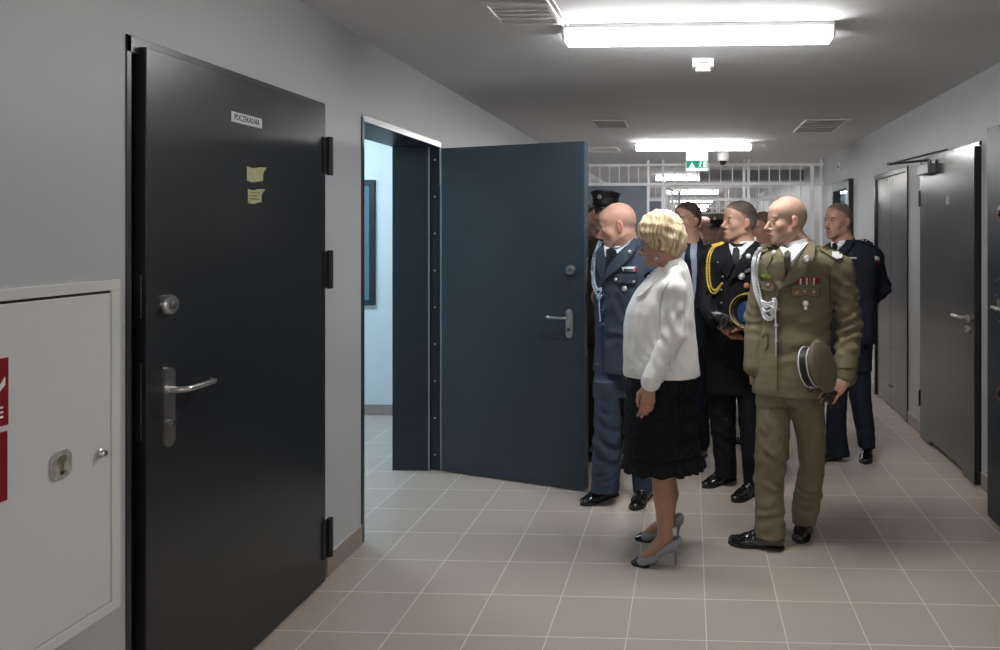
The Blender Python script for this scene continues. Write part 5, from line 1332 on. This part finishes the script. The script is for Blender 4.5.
# ================================================================ people further back
def simple_person(label, px, d, top, yaw, suit, legs, skin=(0.432,0.251,0.188), hair=(.06,.045,.035), pitch=0, wd=.225, shirt=M_['shirt'], h=.008, bald=0, hx=None, lean=0., grey=None, dx=0., headsc=1.):
    p = Person(label, px, d); s_ = F/d; hz = HC-(top-HY)/s_-.125*headsc      # eye height
    p.start_body(h*.75)
    hp = W([lean, 0, hz]); pxh = PX+(p.X0+lean)/d*F
    p.head(pxh, HY-(hz-HC)*s_, 0, yaw=yaw, pitch=pitch, bald=bald, skin=skin, sc=headsc)
    R = frame(yaw*.6); A = lambda a, b, c: W([R[0,0]*a+R[0,1]*b, R[1,0]*a+R[1,1]*b, c])
    nz = hz-.150; nb = A(0,-.02,nz); p.neck(nb, .055, .066)
    Hh = nz/1.45
    for q in (-1, 1):
        sh, el_, wr_ = A(q*(wd-.045),-.02,nz-.06), A(q*(wd+.005),-.03,nz-.34*Hh), A(q*(wd-.01),.06,nz-.58*Hh)
        p.limb([nb-W([0,0,.07]), sh, el_, wr_], [.03,.035,.034,.027]); p.hand(wr_, A(0,.1,-1), A(-q,0,0), side=q if q > 0 else -1, sc=.95)
        p.limb([A(q*.09,0,.88*Hh), A(q*.095,.01,.48*Hh), A(q*.10,-.01,.10)], [.06,.04,.032])
    p.V.add(rc(nb, A(0,0,1.05*Hh), .09, .12), .03); p.V.add(rc(A(0,0,1.05*Hh), A(0,0,.9*Hh), .12, .12), .03)
    p.finish_body()
    V = Vol(h); yw = math.atan2(R[1,0], R[0,0])
    zz = [(.74*Hh,.205),(.80*Hh,.205),(.95*Hh,.20),(1.10*Hh,.19),(1.25*Hh,.205),(nz-.10,.215),(nz-.05,.19),(nz-.02,.12),(nz,.08)]
    V.add(loft([(z, A(0,-.005,0)[0], A(0,-.005,0)[1], w*math.sqrt(math.cos(yw)**2+.36*math.sin(yw)**2)) for z, w in zz], yw, .60), .01)
    for q in (-1, 1):
        sh, el_, wr_ = A(q*(wd-.045),-.02,nz-.06), A(q*(wd+.005),-.03,nz-.34*Hh), A(q*(wd-.01),.06,nz-.58*Hh)
        V.add(rc(sh, el_, .062, .056), .03); V.add(rc(el_, el_+(wr_-el_)*.95, .055, .046), .02)
    V.sub(el(nb+W([0,0,.03]), (.058,.058,.045)), .01)
    p.garment('jacket', V, suit, amp=.003, seed=2)
    V = Vol(h)
    V.add(rc(A(-.06,0,.86*Hh), A(.06,0,.86*Hh), .13, .13, (A(0,1,0), 1.15)), .02)
    for q in (-1, 1): V.add(rc(A(q*.085,0,.82*Hh), A(q*.09,.01,.48*Hh), .095, .072), .03); V.add(rc(A(q*.09,.01,.48*Hh), A(q*.10,-.01,.10), .072, .062), .02)
    p.garment('trousers', V, legs, amp=.003, seed=3)
    for q in (-1, 1):
        a = A(q*.10,.20,0); b = A(q*.10,-.07,0)
        g = lambda t: (PX+(t[0]+p.X0)/(p.d+t[1])*F, HY+HC*F/(p.d+t[1]))
        p.shoe(g(a), g(b), .285, h=.006)
    if hair is not None: p.short_hair(hair, h=.006, grey=grey)
    p.collar(nb, shirt, .068, .05, vs=.006)
    p.bvh(); p.A = A; p.nz = nz
    return p
# suit
p = simple_person('person in dark navy suit and pale blue shirt behind the blond woman', 687, 4.95, 202.5, 45, M_['suit'], M_['suit'], hair=(.045,.033,.027))
sh = p.patch('shirt', [(676,243),(682,243),(688,242.5),(694,238),(697,237),(697.5,250),(697,275),(696,300),(692,318),(684,318),(678,300),(675,270)], M_['blueshirt'], .008, .008)
p.patch('tie', [(684.5,244),(688,242),(691,244.5),(690,249),(692,270),(693,290),(689.5,298),(685.5,290),(684.5,268),(685.5,250)], M_['navytie'], .016, .009)
p.patch('lapel', [(697,235.5),(702,240),(702.5,252),(703,270),(700,295),(695,322),(692,322),(695.5,296),(697,270),(697,250)], M_['suit'], .027, .006, bulge=-.013)
# cap wearer behind the bald officer
p = simple_person('person in dark uniform and black peaked cap half hidden behind the bald officer', 605.5, 4.95, 196, 20, M_['brown'], M_['brown'], hair=None, wd=.20)
Rh = p.hR; cap_mesh('cap', p.hc+Rh@W([0,-.005,.060]), Rh, dict(crown=M_['capband'], band=M_['capband'], pipe=M_['capband'], visor=M_['shoe'], badge=M_['silver']), parent=p.o, world=False, r=.088, crown=.102)
# hidden neighbour next to the door edge
p = simple_person('dark-haired person mostly hidden behind the open blue door', 583.5, 5.6, 204, 250, M_['brown'], M_['brown'], hair=(.035,.022,.016), wd=.20)
# small cap man
p = simple_person('person in an olive peaked cap far back between two officers', 719, 6.6, 217, 30, M_['firecloth'], M_['firecloth'], hair=(.08,.06,.045), skin=(0.378,0.225,0.171), wd=.20, headsc=.97)
Rh = p.hR; cap_mesh('cap', p.hc+Rh@W([0,-.005,.052]), Rh, dict(crown=M_['olive'], band=M_['brown'], pipe=M_['brown'], visor=M_['brown'], badge=M_['silver']), parent=p.o, world=False, r=.084, crown=.096)
p = simple_person('farthest visible person, in pale blue, just right of the suited man', 704.5, 7.6, 216, 300, M_['airblue'], M_['navy'], hair=None, bald=1, wd=.20)
p = simple_person('person in dark suit hidden between the black and olive uniforms', 762, 5.3, 212.5, 60, M_['suit'], M_['suit'], hair=(.12,.07,.05), skin=(0.414,0.225,0.171), wd=.20)
